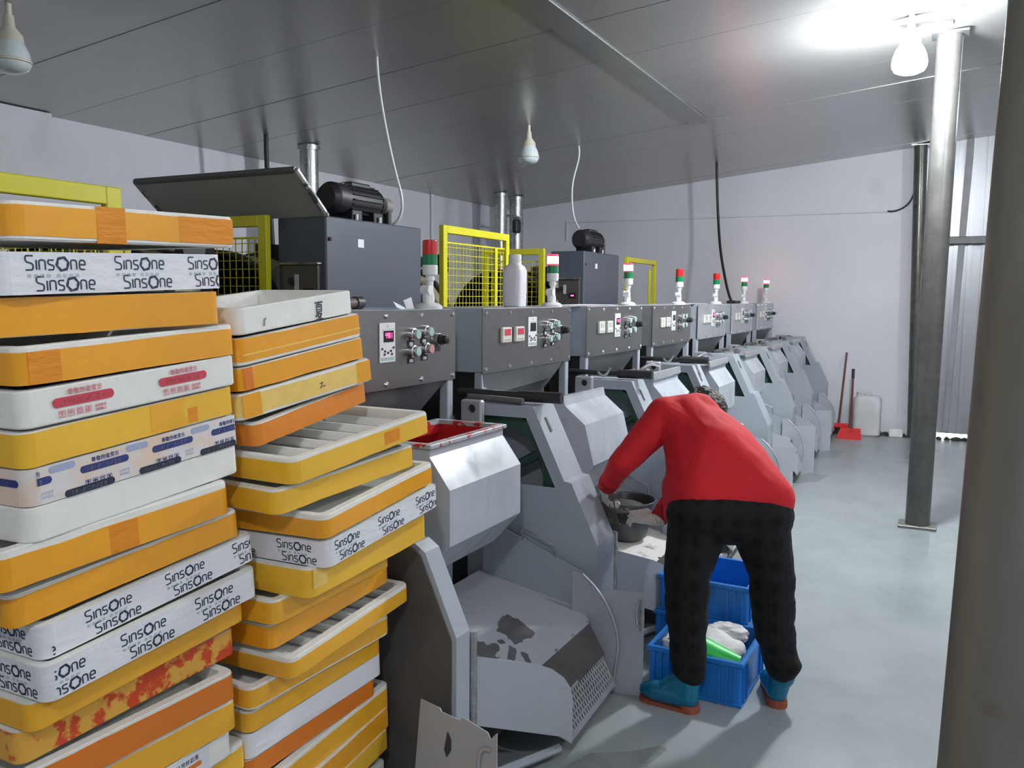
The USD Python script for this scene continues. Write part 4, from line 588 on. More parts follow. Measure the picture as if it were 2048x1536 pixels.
def foam_box(key, label, band, z0=0.0, z1=1.0, group=None, depth=.45, ribs=0, strips=(), print_=None, r=.026, p=None):
    cx, cy, yaw, zb, tl, rl, L, W, h = p or BOX[key]
    cy_, sy_ = math.cos(yaw), math.sin(yaw); ax = math.atan(tl); ay = -math.atan(rl)
    Rz = np.array([[cy_, -sy_, 0], [sy_, cy_, 0], [0, 0, 1]]); Rx = np.array([[1, 0, 0], [0, math.cos(ax), -math.sin(ax)], [0, math.sin(ax), math.cos(ax)]]); Ry = np.array([[math.cos(ay), 0, math.sin(ay)], [0, 1, 0], [-math.sin(ay), 0, math.cos(ay)]])
    M = np.eye(4); M[:3, :3] = Rz @ Rx @ Ry; M[:3, 3] = (cx, cy, zb)
    t = thing('foam_box', label, 'box', M=M, baked=False, group=group)
    h -= .0016
    outer = extr(rrect(L, W, r), h - .006); outer.vertices[:, 2] += .003
    shell = MF(outer)
    lip = MF(extr(rrect(L, W, r, -.003), h))
    shell = shell + lip
    dp = h * depth
    inner = extr(rrect(L - .05, W - .05, .012), dp + .02); inner.vertices[:, 2] += h - dp
    shell = shell - MF(inner)
    body = part(t, 'foam_tray', TM(shell), K['foam'], smooth=30)
    for i in range(ribs):
        y = -L / 2 + .06 + (L - .12) * i / max(1, ribs - 1); part(t, 'tray_rib', bx(-W / 2 + .026, W / 2 - .026, y - .011, y + .011, h - dp - .001, h - dp * .45, .006), K['foam'])
    if band:
        nz = 2; a, b = z0 * h, z1 * h
        ring = rrect(L, W, r, .0014).difference(rrect(L, W, r, .0003)); m = extr(ring, b - a)
        m = m.subdivide_to_size(.05) if hasattr(m, 'subdivide_to_size') else m
        v = np.array(m.vertices); n0 = meshkit.fbm(v * (9, 9, 22) + BOXN[0] * 7.3, 3) - .5
        v[:, 2] += a + np.where(v[:, 2] > (b - a) / 2, 1, -1) * n0 * .006 * (1 if z0 > 0 or z1 < 1 else .3)
        m.vertices = v
        part(t, 'tape_band', m, K[band], smooth=30)
    for (y0, y1, m, *zz) in strips:
        y0, y1 = max(y0, -L / 2 + r * .5), min(y1, L / 2 - r * .5)
        a, b = (zz[0] * h, zz[1] * h) if zz else (z0 * h, z1 * h)
        q = cat(bx(W / 2 + .0006, W / 2 + .0019, y0, y1, a, b))
        if zz and zz[0] <= 0: q = cat(q, bx(W / 2 - .09, W / 2 + .0019, y0 - .004, y1 + .004, -.0012, .0002))
        part(t, 'tape_strip', q, K[m])
    BOXN[0] += 1
    s = h
    def word(face, u, v, hh):
        for poly, mm, nm in zip(BR, ('ink', 'ink', 'greyink'), ('lettering', 'emblem', 'small_print')):
            if nm == 'small_print' and v < hh * .6: continue
            on_face(t, face, L, W, affinity.translate(affinity.scale(poly, hh, hh, origin=(0, 0)), u, v), K[mm], nm)
    if print_ == 'brand':
        hh = h * .33; off = BOXN[0] * .071 % .2
        for i in range(-2, 4):
            word('side', -.05 + off + i * .205 - .12, h * .58, hh); word('side', -.03 + off + i * .205 - .12, h * .09, hh)
        for i in range(-1, 2):
            word('end', -.165 + i * .205, h * .58, hh); word('end', -.15 + i * .205, h * .09, hh)
    if print_ == 'red':
        for u in (-.225, .04):
            on_face(t, 'side', L, W, affinity.translate(han('尊敬的收货方', .0125), u + .035, h * .74), K['pinkink'], 'small_print')
            pill = LineString([(u + .01, h * .55), (u + .135, h * .55)]).buffer(.0095); ch = affinity.translate(han('请确认封口完好后签', .0105), u + .017, h * .485)
            on_face(t, 'side', L, W, pill.difference(ch), K['redink'], 'lettering')
            icons(t, u, .0, h, L, W, 'pinkink')
    if print_ == 'blue':
        for i, u in enumerate((-.36, -.175, .01, .19)):
            on_face(t, 'side', L, W, affinity.translate(han('尊敬的收货方', .0105), u + .03, h * .78), K['blueink'], 'small_print')
            for mm, v, du in (('blueink', .62, 0), ('ink', .085, -.04)):
                pill = LineString([(u + du + .01, h * v), (u + du + .115, h * v)]).buffer(.0075); ch = affinity.translate(han('请确认封口完好后签', .009), u + du + .014, h * v - .0045)
                on_face(t, 'side', L, W, pill.difference(ch), K[mm], 'lettering')
            on_face(t, 'side', L, W, LineString([(u + .125, h * .86), (u + .17, h * .86)]).buffer(.007), K['paleblue'], 'pale_print')
            icons(t, u, -.0, h, L, W, 'blueink', .012)
        on_face(t, 'end', L, W, LineString([(-.1, h * .62), (.17, h * .62)]).buffer(.0075).difference(affinity.translate(han('请确认封口完好后签', .009), .06, h * .57)), K['blueink'], 'lettering')
    if print_ == 'hand':
        on_face(t, 'side', L, W, affinity.translate(affinity.scale(glyph_poly('夏'), .0010, .0015, origin=(0, 0)), .055, h * .06), K['pen'], 'handwriting')
        on_face(t, 'side', L, W, affinity.translate(stroke([[(0, 0), (.004, .012), (.009, .02)], [(.002, .016), (.012, .019)], [(.004, .012), (.003, .0)]], .0018), -.16, h * .2), K['smudge'], 'smudge')
    if print_ == 'mark':
        on_face(t, 'side', L, W, affinity.translate(stroke([[(0, .014), (.012, .016), (.006, .008)], [(.0, .0), (.006, .005), (.022, .004)]], .0012), .03, h * .35), K['pen'], 'handwriting')
    if print_ == 'smudge':
        on_face(t, 'end', L, W, affinity.translate(stroke([[(0, .03), (.012, .012), (.016, 0)], [(.018, .034), (.014, .012)], [(.03, .03), (.016, .012)]], .0035), -.16, h * .05), K['smudge'], 'smudge')
        on_face(t, 'side', L, W, sbox(.07, h * .2, .14, h * .75), K['strip'], 'tape_strip', .002)
    if print_ == 'sticker':
        on_face(t, 'side', L, W, sbox(.05, h * .05, .21, h * .95), K['sticker'], 'sticker', .0018)
        on_face(t, 'side', L, W, affinity.translate(han('确认完好后签', .012), .10, h * .68), K['ink'], 'lettering', .0024); on_face(t, 'side', L, W, LineString([(.095, h * .48), (.18, h * .48)]).buffer(.006), K['deep'], 'sticker_bar', .0024)
        on_face(t, 'side', L, W, affinity.translate(han('签收', .012), .15, h * .14), K['greyink'], 'small_print', .0024)
    return t
def icons(t, u, dv, h, L, W, m, s=.014):
    v = h * .14; out = []
    for i in range(4):
        x = u + .012 + i * s * 1.45; fr = sbox(x, v, x + s, v + s).difference(sbox(x + s * .06, v + s * .06, x + s * .94, v + s * .94)); c = x + s / 2
        if i == 0: g = Polygon([(c - s * .3, v + s * .85), (c + s * .3, v + s * .85), (c + s * .06, v + s * .4), (c + s * .06, v + s * .2), (c + s * .25, v + s * .12), (c - s * .25, v + s * .12), (c - s * .06, v + s * .2), (c - s * .06, v + s * .4)])
        elif i == 1: g = unary_union([Point(c, v + s * .45).buffer(s * .36).intersection(sbox(c - s, v + s * .45, c + s, v + s)), sbox(c - s * .04, v + s * .15, c + s * .04, v + s * .5)])
        elif i == 2: g = stroke([arc(c, v + s * .5, s * .3, s * .25, 20, 170), arc(c, v + s * .5, s * .3, s * .25, 200, 350)], s * .07)
        else: g = unary_union([sbox(c - s * .3, v + s * .15, c + s * .3, v + s * .42), sbox(c - s * .2, v + s * .5, c + s * .2, v + s * .8)]).difference(sbox(c - s * .02, v, c + s * .02, v + s))
        out += [fr, g]
    on_face(t, 'side', L, W, unary_union(out), K[m], 'handling_icons')
    on_face(t, 'side', L, W, unary_union([affinity.translate(han('后签收货', .0062), u + .096, v + .008), affinity.translate(han('完好确认', .0062), u + .096, v)]), K['paleink' if m != 'pinkink' else 'pinkink'], 'small_print')
G1, G2 = 'foam boxes in the left stack', 'foam boxes in the right stack'
S1 = [
 ('B1', 'orange-taped foam box on top of the left stack, overhanging the printed white box', 'orange', .10, .90, dict(strips=((-.107, -.036, 'strip', 0, 1.0), (.11, .284, 'strip', .1, .9)))),
 ('B2', 'white box printed with dark wordmarks, second from the top of the left stack', 'whitetape', 0, 1, dict(print_='brand')),
 ('B3', 'crinkled orange-taped box right under the upper white printed box of the left stack', 'orange', .02, 1, {}),
 ('B4', 'orange-taped box with white rim lying on the white box with red print', 'orange', .0, .86, dict(strips=((-.27, -.20, 'strip', 0.02, .86),))),
 ('B5', 'plain white foam box with red printed warning panels in the left stack', None, 0, 1, dict(print_='red')),
 ('B6', 'yellow-taped box between the red-printed white box and the blue-printed box', 'yellow', .03, .98, dict(strips=((.02, .12, 'amber', .03, .98), (.13, .16, 'strip', .1, .6)))),
 ('B7', 'box wrapped in courier tape with navy blue pill-shaped print', 'bluetape', 0, 1, dict(print_='blue')),
 ('B8', 'plain scuffed white foam box under the blue-printed box of the left stack', None, 0, 1, {}),
 ('B9', 'orange-taped box with broad white rim under the scuffed plain white box', 'orange', .0, .80, dict(strips=((-.05, .02, 'strip', .0 + .01, .8),))),
 ('B10', 'orange-taped box resting on the upper of two adjoining white wordmark boxes', 'orange', .02, .92, {}),
 ('B11', 'white wordmark box, upper of the adjoining pair low in the left stack', 'whitetape', 0, 1, dict(print_='brand')),
 ('B12', 'white wordmark box, lower of the adjoining pair low in the left stack', 'whitetape', 0, 1, dict(print_='brand')),
 ('B13', 'thin mustard yellow box pressed between white wordmarks and flame-patterned tape', 'amber', .0, 1, {}),
 ('B14', 'box wrapped in yellow tape with red flame ornaments', 'flame', 0, 1, {}),
 ('B15', 'deep orange open tray with white rim under the flame-patterned box', 'deep', 0, .90, dict(depth=.6)),
 ('B16', 'amber-taped box between the deep orange tray and the stickered white box', 'amber', 0, .93, {}),
 ('B17', 'white foam box with a printed sticker near the bottom of the picture', None, 0, 1, dict(print_='sticker')),
 ('B18', 'yellow tray with white rim, lowest box seen of the left stack', 'yellow', 0, .86, {}),
]
S2 = [
 ('C1', 'tilted white open foam box with a handwritten character atop the right stack', None, 0, 1, dict(print_='hand', depth=.6)),
 ('C2', 'orange-taped box with a pale crease under the handwritten white box', 'orange', .14, .98, dict(strips=((-.28, .28, 'pale', .36, .41),))),
 ('C3', 'orange-taped box in shade, third from the top of the right stack', 'orange', .0, .97, dict(strips=((-.285, -.21, 'deep', 0.02, .97),))),
 ('C4', 'box with a pale yellow middle and orange ends in the right stack', 'pale', .12, .92, dict(print_='mark', strips=((-.284, -.19, 'orange', .05, .97), (.19, .286, 'orange', .05, .97)))),
 ('C5', 'tilted dull orange box just above the ribbed yellow tray', 'tangerine', .0, .97, {}),
 ('C6', 'bright yellow open tray with white ribs inside, in the right stack', 'yellow', .0, .86, dict(depth=.72, ribs=6, print_='smudge')),
 ('C7', 'dented yellow box directly under the ribbed yellow tray', 'yellow', .0, .93, {}),
 ('C8', 'orange-taped open box with white rim standing on the white wordmark box', 'orange', .0, .80, dict(depth=.6)),
 ('C9', 'white box with wordmarks on both sides in the right stack', 'whitetape', 0, 1, dict(print_='brand')),
 ('C10', 'yellow box with a torn corner under the white wordmark box of the right stack', 'yellow', 0, .97, dict(strips=((-.285, -.22, 'pale', .3, .97),))),
 ('C11', 'shaded brownish orange box under the yellow torn-corner box', 'amber', 0, .93, {}),
 ('C12', 'shaded brownish orange box resting on the amber ribbed tray', 'orange', 0, .95, {}),
 ('C13', 'amber open tray with white rim and ribs halfway down the right stack', 'amber', .05, .80, dict(depth=.7, ribs=6)),
 ('C14', 'amber open box with white bottom edge under the amber ribbed tray', 'amber', .12, .90, dict(depth=.7)),
 ('C15', 'mustard box on top of the plain white box low in the right stack', 'amber', 0, .93, {}),
 ('C16', 'plain greyish white box low in the right stack', 'whitetape', 0, 1, {}),
 ('C17', 'red-orange box squeezed under the plain greyish white box', 'deep', 0, 1, {}),
 ('C18', 'amber open tray with white rim under the red-orange box', 'amber', 0, .85, dict(depth=.7, ribs=6)),
 ('C19', 'orange box second from the bottom of the right stack in the picture', 'orange', 0, 1, {}),
 ('C20', 'bright yellow box at the bottom of the right stack in the picture', 'yellow', 0, 1, {}),
]
K['tangerine'] = mtl('tangerine_tape', (0.76, 0.25, 0.03), 0.35, bump=0.45, bscale=9, var=0.07, scale=7)
for tb, g in ((S1, G1), (S2, G2)):
    for key, lab, band, a, b, kw in tb: foam_box(key, lab, band, a, b, group=g, **kw)
zt = BOX['B18'][3] - .016
for i in range(7):
    hh = zt / 7; foam_box(None, '%s foam box at the foot of the left stack, %s from the floor' % (('orange-taped', 'yellow-taped', 'amber-taped')[i % 3], ('first', 'second', 'third', 'fourth', 'fifth', 'sixth', 'seventh')[i]), ('orange', 'yellow', 'amber')[i % 3], 0, .9, group='boxes at the foot of the left stack', p=(-1.76 + .01 * math.sin(i * 3), 1.31 + .01 * math.cos(i * 5), .02 * math.sin(i), i * hh, 0, 0, .58, .40, hh - .001))
zt = BOX['C20'][3] - .016
foam_box(None, 'white wordmark box under the bright yellow bottom box of the right stack', 'whitetape', 0, 1, group=G2, print_='brand', p=(-1.725, 1.89, .05, zt - .068, 0, 0, .58, .40, .067))
for i in range(3):
    hh = (zt - .069) / 3; foam_box(None, '%s foam box at the foot of the right stack, %s from the floor' % (('orange-taped', 'yellow-taped', 'amber-taped')[i % 3], ('first', 'second', 'third')[i]), ('orange', 'yellow', 'amber')[i % 3], 0, .9, group='boxes at the foot of the right stack', p=(-1.72, 1.90 + .01 * i, .02 * i, i * hh, 0, 0, .58, .40, hh - .001))

# ---------------------------------------------------------------- crates, bag and scoop by the worker's feet
def crate(label, loc, rz, L, W, H):
    """stacking crate: rim, four walls with ribs, floor"""
    t = thing('crate', label, 'crate', loc, rz, baked=False)
    o = MF(bx(-L / 2, L / 2, -W / 2, W / 2, 0, H, .006)) - MF(bx(-L / 2 + .012, L / 2 - .012, -W / 2 + .012, W / 2 - .012, .012, H + .1))
    part(t, 'crate_body', TM(o), K['crate'])
    rim = MF(bx(-L / 2 - .012, L / 2 + .012, -W / 2 - .012, W / 2 + .012, H - .022, H, .004)) - MF(bx(-L / 2 + .008, L / 2 - .008, -W / 2 + .008, W / 2 - .008, 0, H + .1))
    part(t, 'crate_rim', TM(rim), K['crate'])
    low = MF(bx(-L / 2 - .006, L / 2 + .006, -W / 2 - .006, W / 2 + .006, .0, .016, .003)) - MF(bx(-L / 2 + .02, L / 2 - .02, -W / 2 + .02, W / 2 - .02, -.1, .1)); part(t, 'base_rim', TM(low), K['crate'])
    for s in (-1, 1):
        for x in (-.44, -.36, -.28, .28, .36, .44): part(t, 'crate_rib', bx(x * L - .004, x * L + .004, s * (W / 2 - .002), s * (W / 2 + .010), .01, H - .012), K['crate'])
        for y in (-.42, -.3, .3, .42): part(t, 'crate_rib', bx(s * (L / 2 - .002), s * (L / 2 + .010), y * W - .004, y * W + .004, .01, H - .012), K['crate'])
    return t
crate('blue plastic crate between the boots, holding a white bag', (-.895, 3.825, 0), -.03, .41, .44, .20)
crate('lower blue crate of the pair behind the bag crate', (-1.0, 4.30, 0), -.05, .44, .42, .185)
crate('upper blue crate of the pair behind the bag crate, its panel seen between the legs', (-.98, 4.30, .186), -.05, .44, .42, .185)
def blob(c, r, seed, amp=.25, sub=4, flat=None):
    m = trimesh.creation.icosphere(sub); v = np.array(m.vertices); n = meshkit.fbm(v * 1.9 + seed, 4, seed); v *= (1 + amp * (n - .5) * 2)[:, None]; v = v * r + c
    if flat is not None: v[:, 2] = np.maximum(v[:, 2], flat)
    m.vertices = v; return m
t = thing('woven_bag', 'crumpled white bag filling the blue crate between the boots', 'bag', (-.90, 3.82, .02))
part(t, 'bag_body', blob((-.90, 3.82, .125), (.185, .20, .10), 3, .16, flat=.02), K['bag'], smooth=True)
part(t, 'bag_fold', blob((-.83, 3.93, .195), (.10, .07, .045), 8, .35), K['bag'], smooth=True); part(t, 'bag_fold', blob((-1.0, 3.72, .195), (.07, .10, .04), 12, .35), K['bag'], smooth=True)
th = np.linspace(0, np.pi, 13); rows = []
t = thing('scoop', 'bright green plastic scoop lying on the white bag', 'scoop', (-.86, 3.70, .2))
sc = Polygon([(0, 0)] + [(.16 * math.sin(a) ** .8, .17 - .17 * math.cos(a)) for a in np.linspace(0.0, np.pi * .62, 10)][0:] + [(.02, .30)])
v = []; n = 14; kk = 9
for i in range(kk):
    s = i / (kk - 1); wv = .085 * (1 - .55 * s ** 2); 
    for j in range(n):
        a = np.pi * j / (n - 1); v.append((-.94 + .23 * s, 3.69 - .035 * s + wv * math.cos(a) * .75, .178 + .07 * math.sin(a) * (1 - .6 * s) + .02 * (1 - s)))
f = [[i * n + j, i * n + j + 1, (i + 1) * n + j + 1] for i in range(kk - 1) for j in range(n - 1)] + [[i * n + j, (i + 1) * n + j + 1, (i + 1) * n + j] for i in range(kk - 1) for j in range(n - 1)]
v = np.array(v); v2 = v - (0, 0, .003); f = np.array(f); f2 = f[:, ::-1] + len(v)
part(t, 'scoop_bowl', trimesh.Trimesh(np.vstack([v, v2]), np.vstack([f, f2]), process=False), K['scoop'], smooth=50)
part(t, 'scoop_handle', tube([(-.93, 3.69, .262), (-.99, 3.70, .262), (-1.03, 3.71, .25)], .010), K['scoop'], smooth=50)
# tea residue, brush in the second chute
t = thing('basin', 'dark round basin in the second chute beyond the gloved hand', 'basin', (-1.58, 4.60, .36))
part(t, 'basin_bowl', lathe([(.001, .385), (.11, .385), (.13, .40), (.162, .57), (.172, .60), (.178, .605), (.174, .61), (.164, .60), (.124, .42), (.001, .41)], (-1.58, 4.60, 0), 40), K['basin'], smooth=50)
t = thing('tea_heap', 'dark tea residue filling the round basin in the second chute', 'tea', (-1.58, 4.60, .42), kind='stuff')
part(t, 'heap', blob((-1.58, 4.60, .53), (.148, .148, .065), 5, .14), K['tea'], smooth=True)
t = thing('tea_scrap', 'dark clump of wet tea between the gloved hand and the wire brush', 'tea', (-1.33, 3.9, .66), kind='stuff')
part(t, 'clump', blob((-1.325, 3.86, .705), (.062, .05, .035), 5, .3), K['tea'], smooth=True)
t = thing('wire_brush', 'wire brush held in the left hand inside the second chute', 'brush', (-1.38, 3.80, .80))
part(t, 'brush_back', tube([(-1.34, 3.72, .83), (-1.37, 3.80, .79), (-1.39, 3.88, .74)], .016), K['woodh'], smooth=50)
r2 = random.Random(4); part(t, 'bristles', cat(*[cyl((-1.35 - .03 * s + r2.uniform(-.012, .012), 3.75 + .11 * s, .80 - .045 * s), (-1.34 - .03 * s + r2.uniform(-.03, .03), 3.75 + .11 * s + r2.uniform(-.02, .02), .70 - .04 * s), .0017, n=4) for s in np.linspace(0, 1, 46)]), K['bristle'], kind='stuff')

# ---------------------------------------------------------------- by the far wall
t = thing('jerrycan', 'white plastic jerrycan standing against the far wall', 'jerrycan', (-.83, 11.93, 0)); bx_, by_ = -.83, 11.93
def sq2(h, a, b, r): return [np.array([bx_, by_, h]) + (math.copysign(abs(math.cos(u)) ** r, math.cos(u)) * a, math.copysign(abs(math.sin(u)) ** r, math.sin(u)) * b, 0) for u in np.arange(36) / 36 * 2 * np.pi]
part(t, 'can_body', loft([sq2(0, .14, .12, .4), sq2(.02, .165, .14, .4), sq2(.25, .168, .142, .4), sq2(.27, .163, .137, .4), sq2(.29, .168, .142, .4), sq2(.47, .165, .14, .4), sq2(.515, .13, .11, .5), sq2(.52, .12, .1, .5)]), K['can'], smooth=35)
part(t, 'can_handle', tube([(-.90, 11.93, .51), (-.88, 11.93, .555), (-.78, 11.93, .555), (-.76, 11.93, .51)], .014), K['can'], smooth=50); part(t, 'can_cap', cyl((-.94, 11.93, .51), (-.94, 11.93, .55), .03), K['label'])
t = thing('dustpan', 'red dustpan lying near the far wall beside the broom', 'dustpan', (-.99, 11.55, 0)); t.o = np.array([-1.07, 11.55, 0])
part(t, 'pan_tray', trimesh.convex.convex_hull(np.array([(-1.22, 11.42, 0), (-.93, 11.42, 0), (-.93, 11.44, .015), (-1.22, 11.44, .015), (-1.2, 11.68, 0), (-.96, 11.68, 0), (-1.2, 11.68, .11), (-.96, 11.68, .11)])), K['broomred']); part(t, 'pan_handle', cyl((-1.075, 11.67, .05), (-1.09, 11.80, .84), .013, n=12), K['stick']); part(t, 'pan_grip', cyl((-1.088, 11.785, .74), (-1.091, 11.802, .86), .019, n=12), K['black'])
t = thing('broom', 'broom with a dark red stick leaning on the far wall', 'broom', (-1.16, 11.85, 0))
part(t, 'broom_stick', cyl((-1.16, 11.84, .12), (-1.125, 12.10, 1.05), .013, n=12), K['stick']); part(t, 'broom_head', bx(-1.30, -1.04, 11.80, 11.88, .08, .14, .015), K['broomred']); part(t, 'broom_bristles', cat(*[cyl((-1.28 + .012 * i, 11.84, .09), (-1.28 + .0125 * i, 11.83 + .02 * (i % 3 - 1), 0), .008, n=6) for i in range(20)]), K['black'], kind='stuff')
t = thing('foam_block', 'small white block on the floor at the foot of the far wall', 'block', (-.49, 11.95, 0)); part(t, 'block_body', bx(-.56, -.40, 11.88, 12.02, 0, .10, .012), K['foam'])
t = thing('debris', 'dark scraps swept against the foot of the far wall', 'debris', (-.5, 12.05, 0), kind='stuff'); rr = random.Random(9)
for x0, x1, n in ((-.68, -.35, 26), (-.1, .45, 24)):
    part(t, 'scraps', cat(*[blob((rr.uniform(x0, x1), rr.uniform(11.96, 12.10), .012), (rr.uniform(.015, .045), rr.uniform(.012, .03), rr.uniform(.01, .03)), i, .5, 1) for i in range(n)]), K['debris'])
t = thing('grey_sack', 'small grey sack on the floor before the sheet metal door', 'sack', (.42, 11.9, 0)); part(t, 'sack_body', blob((.44, 11.9, .17), (.10, .09, .17), 6, .2, flat=0), K['bag'], smooth=True); part(t, 'sack_neck', blob((.43, 11.9, .36), (.06, .05, .07), 9, .3), K['bar'], smooth=True)

# ---------------------------------------------------------------- the stooping worker
def hullmesh(bones, edge=.012, taubin=12, cut=None):
    """bones: lists of (point, radius) spheres; each bone is the hull of its spheres, all fused, refined and smoothed"""
    out = []
    for b in bones:
        out.append(m3.Manifold.batch_hull([m3.Manifold.sphere(r, 20).translate(tuple(map(float, p))) for p, r in b]))
    m = m3.Manifold.batch_boolean(out, m3.OpType.Add)
    if cut is not None: m = m - cut
    m = m.refine_to_length(edge); q = TM(m); q.merge_vertices()
    trimesh.smoothing.filter_taubin(q, lamb=.5, nu=.53, iterations=taubin)
    return q
A = lambda *p: np.array(p, float)
HL, HR = A(-.90, 3.60, .80), A(-.665, 3.70, .80)            # hips
KL, KR = A(-.925, 3.53, .46), A(-.60, 3.69, .46)
AL, AR = A(-.90, 3.515, .10), A(-.545, 3.715, .10)
PEL, MID, CHE, NECK = A(-.765, 3.66, .885), A(-.865, 3.78, 1.05), A(-1.00, 3.90, 1.20), A(-1.06, 4.04, 1.215)
SL, SR = A(-1.115, 3.80, 1.215), A(-.985, 4.08, 1.17)
EL, WL = A(-1.275, 3.66, 1.00), A(-1.375, 3.74, .865)
ER, WR = A(-1.03, 3.97, .90), A(-1.145, 3.82, .722)
HEAD = A(-1.045, 4.22, 1.185)
face = A(-.62, .55, -.56); face /= np.linalg.norm(face)
t = thing('person', 'person in a red sweater, dark checked trousers and teal boots stooping over the second chute', 'person', (-.72, 3.62, 0))
limb = lambda a, ra, b, rb: [(a, ra), (b, rb)]
hx = np.cross(face, A(0, 0, 1)); hx /= np.linalg.norm(hx); hu = np.cross(hx, face)
body = [
    [(HL, .10), (HR, .10), (PEL, .10)], [(PEL, .10), (MID, .10), (CHE, .075)], [(CHE, .07), (SL, .042), (SR, .035)], limb(NECK, .05, HEAD, .055),
    [(HEAD + hu * .02, .085), (HEAD - face * .03 + hu * .02, .085), (HEAD + face * .03 - hu * .05, .055)], [(HEAD + face * .075 - hu * .02, .012), (HEAD + face * .095 - hu * .035, .012)],
    [(HEAD + hx * .085 - hu * .02, .014), (HEAD + hx * .085 - hu * .05, .012)], [(HEAD - hx * .085 - hu * .02, .014), (HEAD - hx * .085 - hu * .05, .012)],
    limb(SL, .05, EL, .04), limb(EL, .038, WL, .027), limb(SR, .05, ER, .04), limb(ER, .038, WR, .027),
    limb(HL, .09, KL, .055), limb(KL, .05, AL, .038), limb(HR, .09, KR, .055), limb(KR, .05, AR, .038),
    [(AL, .035), (AL + A(-.14, .012, -.062), .022)], [(AR, .035), (AR + A(-.035, .13, -.065), .022)]]
part(t, 'body', hullmesh(body, .018, 6), K['skin'], smooth=True)
for s in (-1, 1):
    e = HEAD + face * .082 + hx * s * .03; part(t, 'eye', trimesh.creation.icosphere(2, .011).apply_translation(e), K['white'], smooth=True)
part(t, 'mouth', tube([HEAD + face * .078 - hu * .075 - hx * .02, HEAD + face * .082 - hu * .076, HEAD + face * .078 - hu * .075 + hx * .02], .004), K['pinkb'])
hair = hullmesh([[(HEAD + hu * .035 - face * .012, .094), (HEAD - face * .045 + hu * .0, .090), (HEAD - face * .05 - hu * .045, .075), (HEAD - face * .045 - hu * .085, .055)]], .012, 4)
hv = np.array(hair.vertices); keep = ((hv - HEAD) @ face < .045)
nn = hair.vertex_normals; hv += nn * ((meshkit.fbm(hv * 60, 3) - .45) * .022)[:, None]; hair.vertices = hv
hair.update_faces(keep[hair.faces].all(1)); hair.remove_unreferenced_vertices()
part(t, 'hair', hair, K['hair'], smooth=True)
# sweater: trunk and sleeves as one knitted surface with an open hem
sw = [
    [(A(-.905, 3.60, .90), .125), (A(-.645, 3.712, .90), .122), (A(-.77, 3.70, .93), .13), (MID + A(-.02, -.03, .02), .15), (MID + A(.03, .05, .01), .14), (CHE + A(-.03, -.04, -.005), .118), (CHE + A(.0, .06, -.02), .105), (SR, .072)],
    [(A(-.905, 3.60, .90), .125), (A(-.975, 3.590, .825), .075), (A(-.99, 3.66, .93), .09), (MID + A(-.04, -.04, .0), .13)],
    [(CHE, .115), (SL, .085), (SR, .075), (NECK, .08)], limb(NECK, .08, NECK + (HEAD - NECK) * .35, .072), limb(SL, .088, EL, .062), [(EL, .062), (WL + (EL - WL) * .15, .047)], [(SL, .085), (MID + A(-.06, -.03, .06), .10)],
    limb(SR, .075, ER, .065), [(ER, .062), (WR + (ER - WR) * .2, .047)]]
sweater = hullmesh(sw, .016, 60)
v = np.array(sweater.vertices)
n = sweater.vertex_normals; fold = (meshkit.fbm(v * (7, 7, 11), 3, 3) - .5); v += n * (fold * .016)[:, None]
# stretch folds running from the armpit to the hem
sweater.vertices = v
hem = A(-.765, 3.655, .868); hn = A(.10, -.16, -.97); hn /= np.linalg.norm(hn)
cut = trimesh.intersections.slice_mesh_plane(sweater, -hn, hem + hn * .028, cap=False) if False else sweater
part(t, 'sweater', cut, K['sweater'], smooth=True)
for w, e in ((WL, EL), (WR, ER)):
    d = (e - w) / np.linalg.norm(e - w); part(t, 'sleeve_cuff', cyl(w + d * .005, w + d * .055, .043, .050, n=24), K['cuff'], smooth=50)
tr = [
    [(A(-.90, 3.585, .835), .137), (A(-.655, 3.70, .835), .137), (A(-.78, 3.67, .87), .13)], [(HL, .132), (KL + A(0, 0, .12), .098)], [(KL + A(0, 0, .12), .10), (KL, .092), (KL + A(.008, -.005, -.14), .083)], [(KL + A(.008, -.005, -.12), .083), (AL + A(0, 0, .075), .074)],
    [(HR, .128), (KR + A(0, 0, .12), .094)], [(KR + A(0, 0, .12), .095), (KR, .088), (KR + A(.02, 0, -.14), .082)], [(KR + A(.02, 0, -.12), .083), (AR + A(0, 0, .075), .074)]]
trs = hullmesh(tr, .013, 10); v = np.array(trs.vertices)
n = trs.vertex_normals; low = np.clip((.62 - v[:, 2]) / .5, 0, 1)
v += n * ((meshkit.fbm(v * (7, 7, 16), 3, 11) - .5) * (.012 + .028 * low))[:, None]; trs.vertices = v
part(t, 'trousers', trs, K['trousers'], smooth=True)
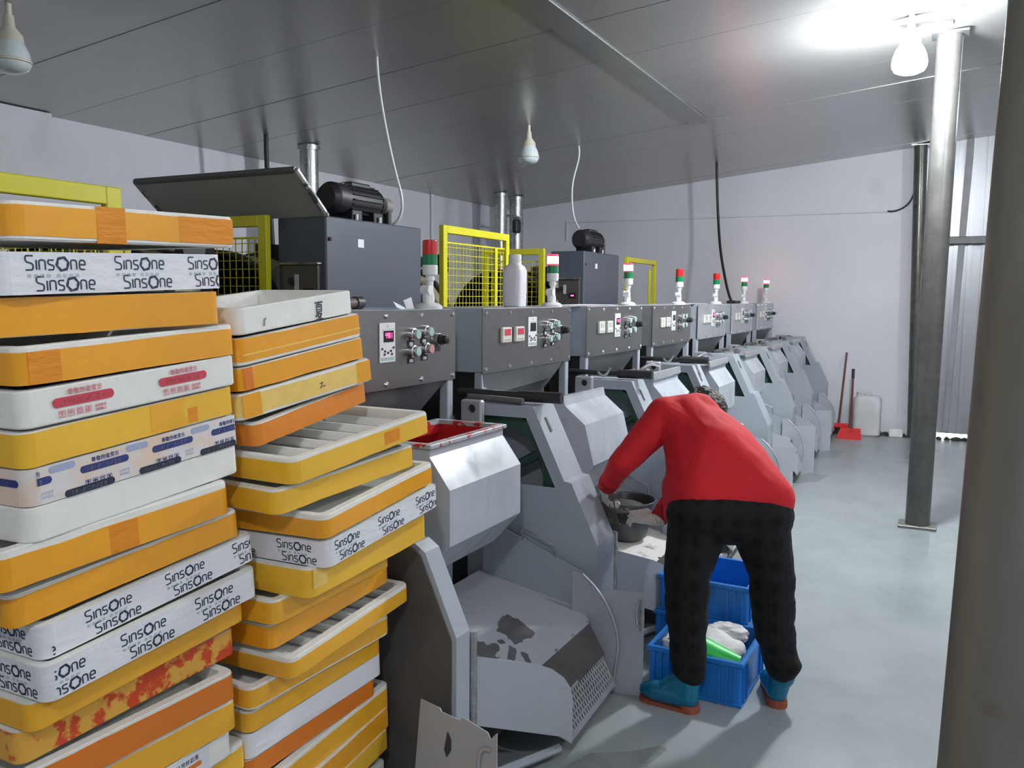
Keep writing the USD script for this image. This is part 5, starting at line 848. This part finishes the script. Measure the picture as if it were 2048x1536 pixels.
def boot(heel, ankle, d):
    """ankle-high rubber boot along direction d"""
    d = d / np.linalg.norm(d); h = A(*heel[:2], 0); s = A(-d[1], d[0], 0)
    up = hullmesh([[(h + d * .045 + A(0, 0, .055), .042), (h + d * .10 + A(0, 0, .055), .042), (ankle + A(0, 0, .06), .052)], [(h + d * .045 + A(0, 0, .05), .042), (h + d * .19 + s * .008 + A(0, 0, .052), .044), (h + d * .19 - s * .008 + A(0, 0, .052), .044), (h + d * .235 + A(0, 0, .045), .034)], [(ankle + A(0, 0, .03), .053), (h + d * .15 + A(0, 0, .07), .04)]], .010, 8)
    vv = np.array(up.vertices); vv[:, 2] = np.maximum(vv[:, 2], .014); up.vertices = vv
    part(t, 'boot', up, K['boot'], smooth=True)
    P = LineString([tuple((h + d * u)[:2]) for u in (.04, .12, .225)]).buffer(.0435)
    part(t, 'boot_sole', extr(P, .015), K['sole'])
    part(t, 'boot_heel', extr(Point(tuple((h + d * .045)[:2])).buffer(.044), .032), K['sole'])
boot(A(-.845, 3.478, 0), AL, A(-1, .10, 0)); boot(A(-.548, 3.668, 0), AR, A(-.24, .7, 0))
def hand(w, d, pn, th, curl, m):
    """palm, four fingers and a thumb. w wrist, d pointing direction, pn palm normal, th the side the thumb leaves from"""
    d = d / np.linalg.norm(d); pn = pn - d * (pn @ d); pn /= np.linalg.norm(pn); s = np.cross(d, pn); s *= np.sign(s @ th)
    bones = [[(w, .026), (w + d * .03, .027)], [(w + d * .02 + s * .018, .017), (w + d * .02 - s * .018, .017), (w + d * .085 + s * .030, .013), (w + d * .085 - s * .030, .012)]]
    for i, (off, ln) in enumerate(((.029, .072), (.010, .080), (-.010, .074), (-.029, .058))):
        p = w + d * .082 + s * off; a = 0; r = .0105
        for j, fr in enumerate((.42, .33, .25)):
            a += curl * (.75 + .12 * i) * (1.0 if j else .6); q = p + (d * math.cos(a) + pn * math.sin(a) + s * off * .8) * ln * fr
            bones.append([(p, r), (q, r * .92)]); p, r = q, r * .92
    p = w + d * .03 + s * .028; q = p + (s * .75 + d * .55 + pn * .25) * .042; q2 = q + (d * .85 + pn * .45 + s * .1) * .034
    bones += [[(p, .015), (q, .0125)], [(q, .0122), (q2, .010)]]
    return part(t, 'glove', hullmesh(bones, .0045, 5), m, smooth=True)
hand(WR + A(-.010, -.003, -.005), A(-.93, -.1, .12), A(.1, .5, -.9), A(0, -.3, 1), .55, K['glove'])
part(t, 'glove_cuff', cyl(WR + A(.02, .022, .012), WR + A(-.012, -.004, -.004), .033, .030, n=20), K['glove'], smooth=50)
hand(WL + A(-.003, .005, -.01), A(-.05, .45, -.85), A(.5, .6, .2), A(-.5, .2, .4), .8, K['glove'])
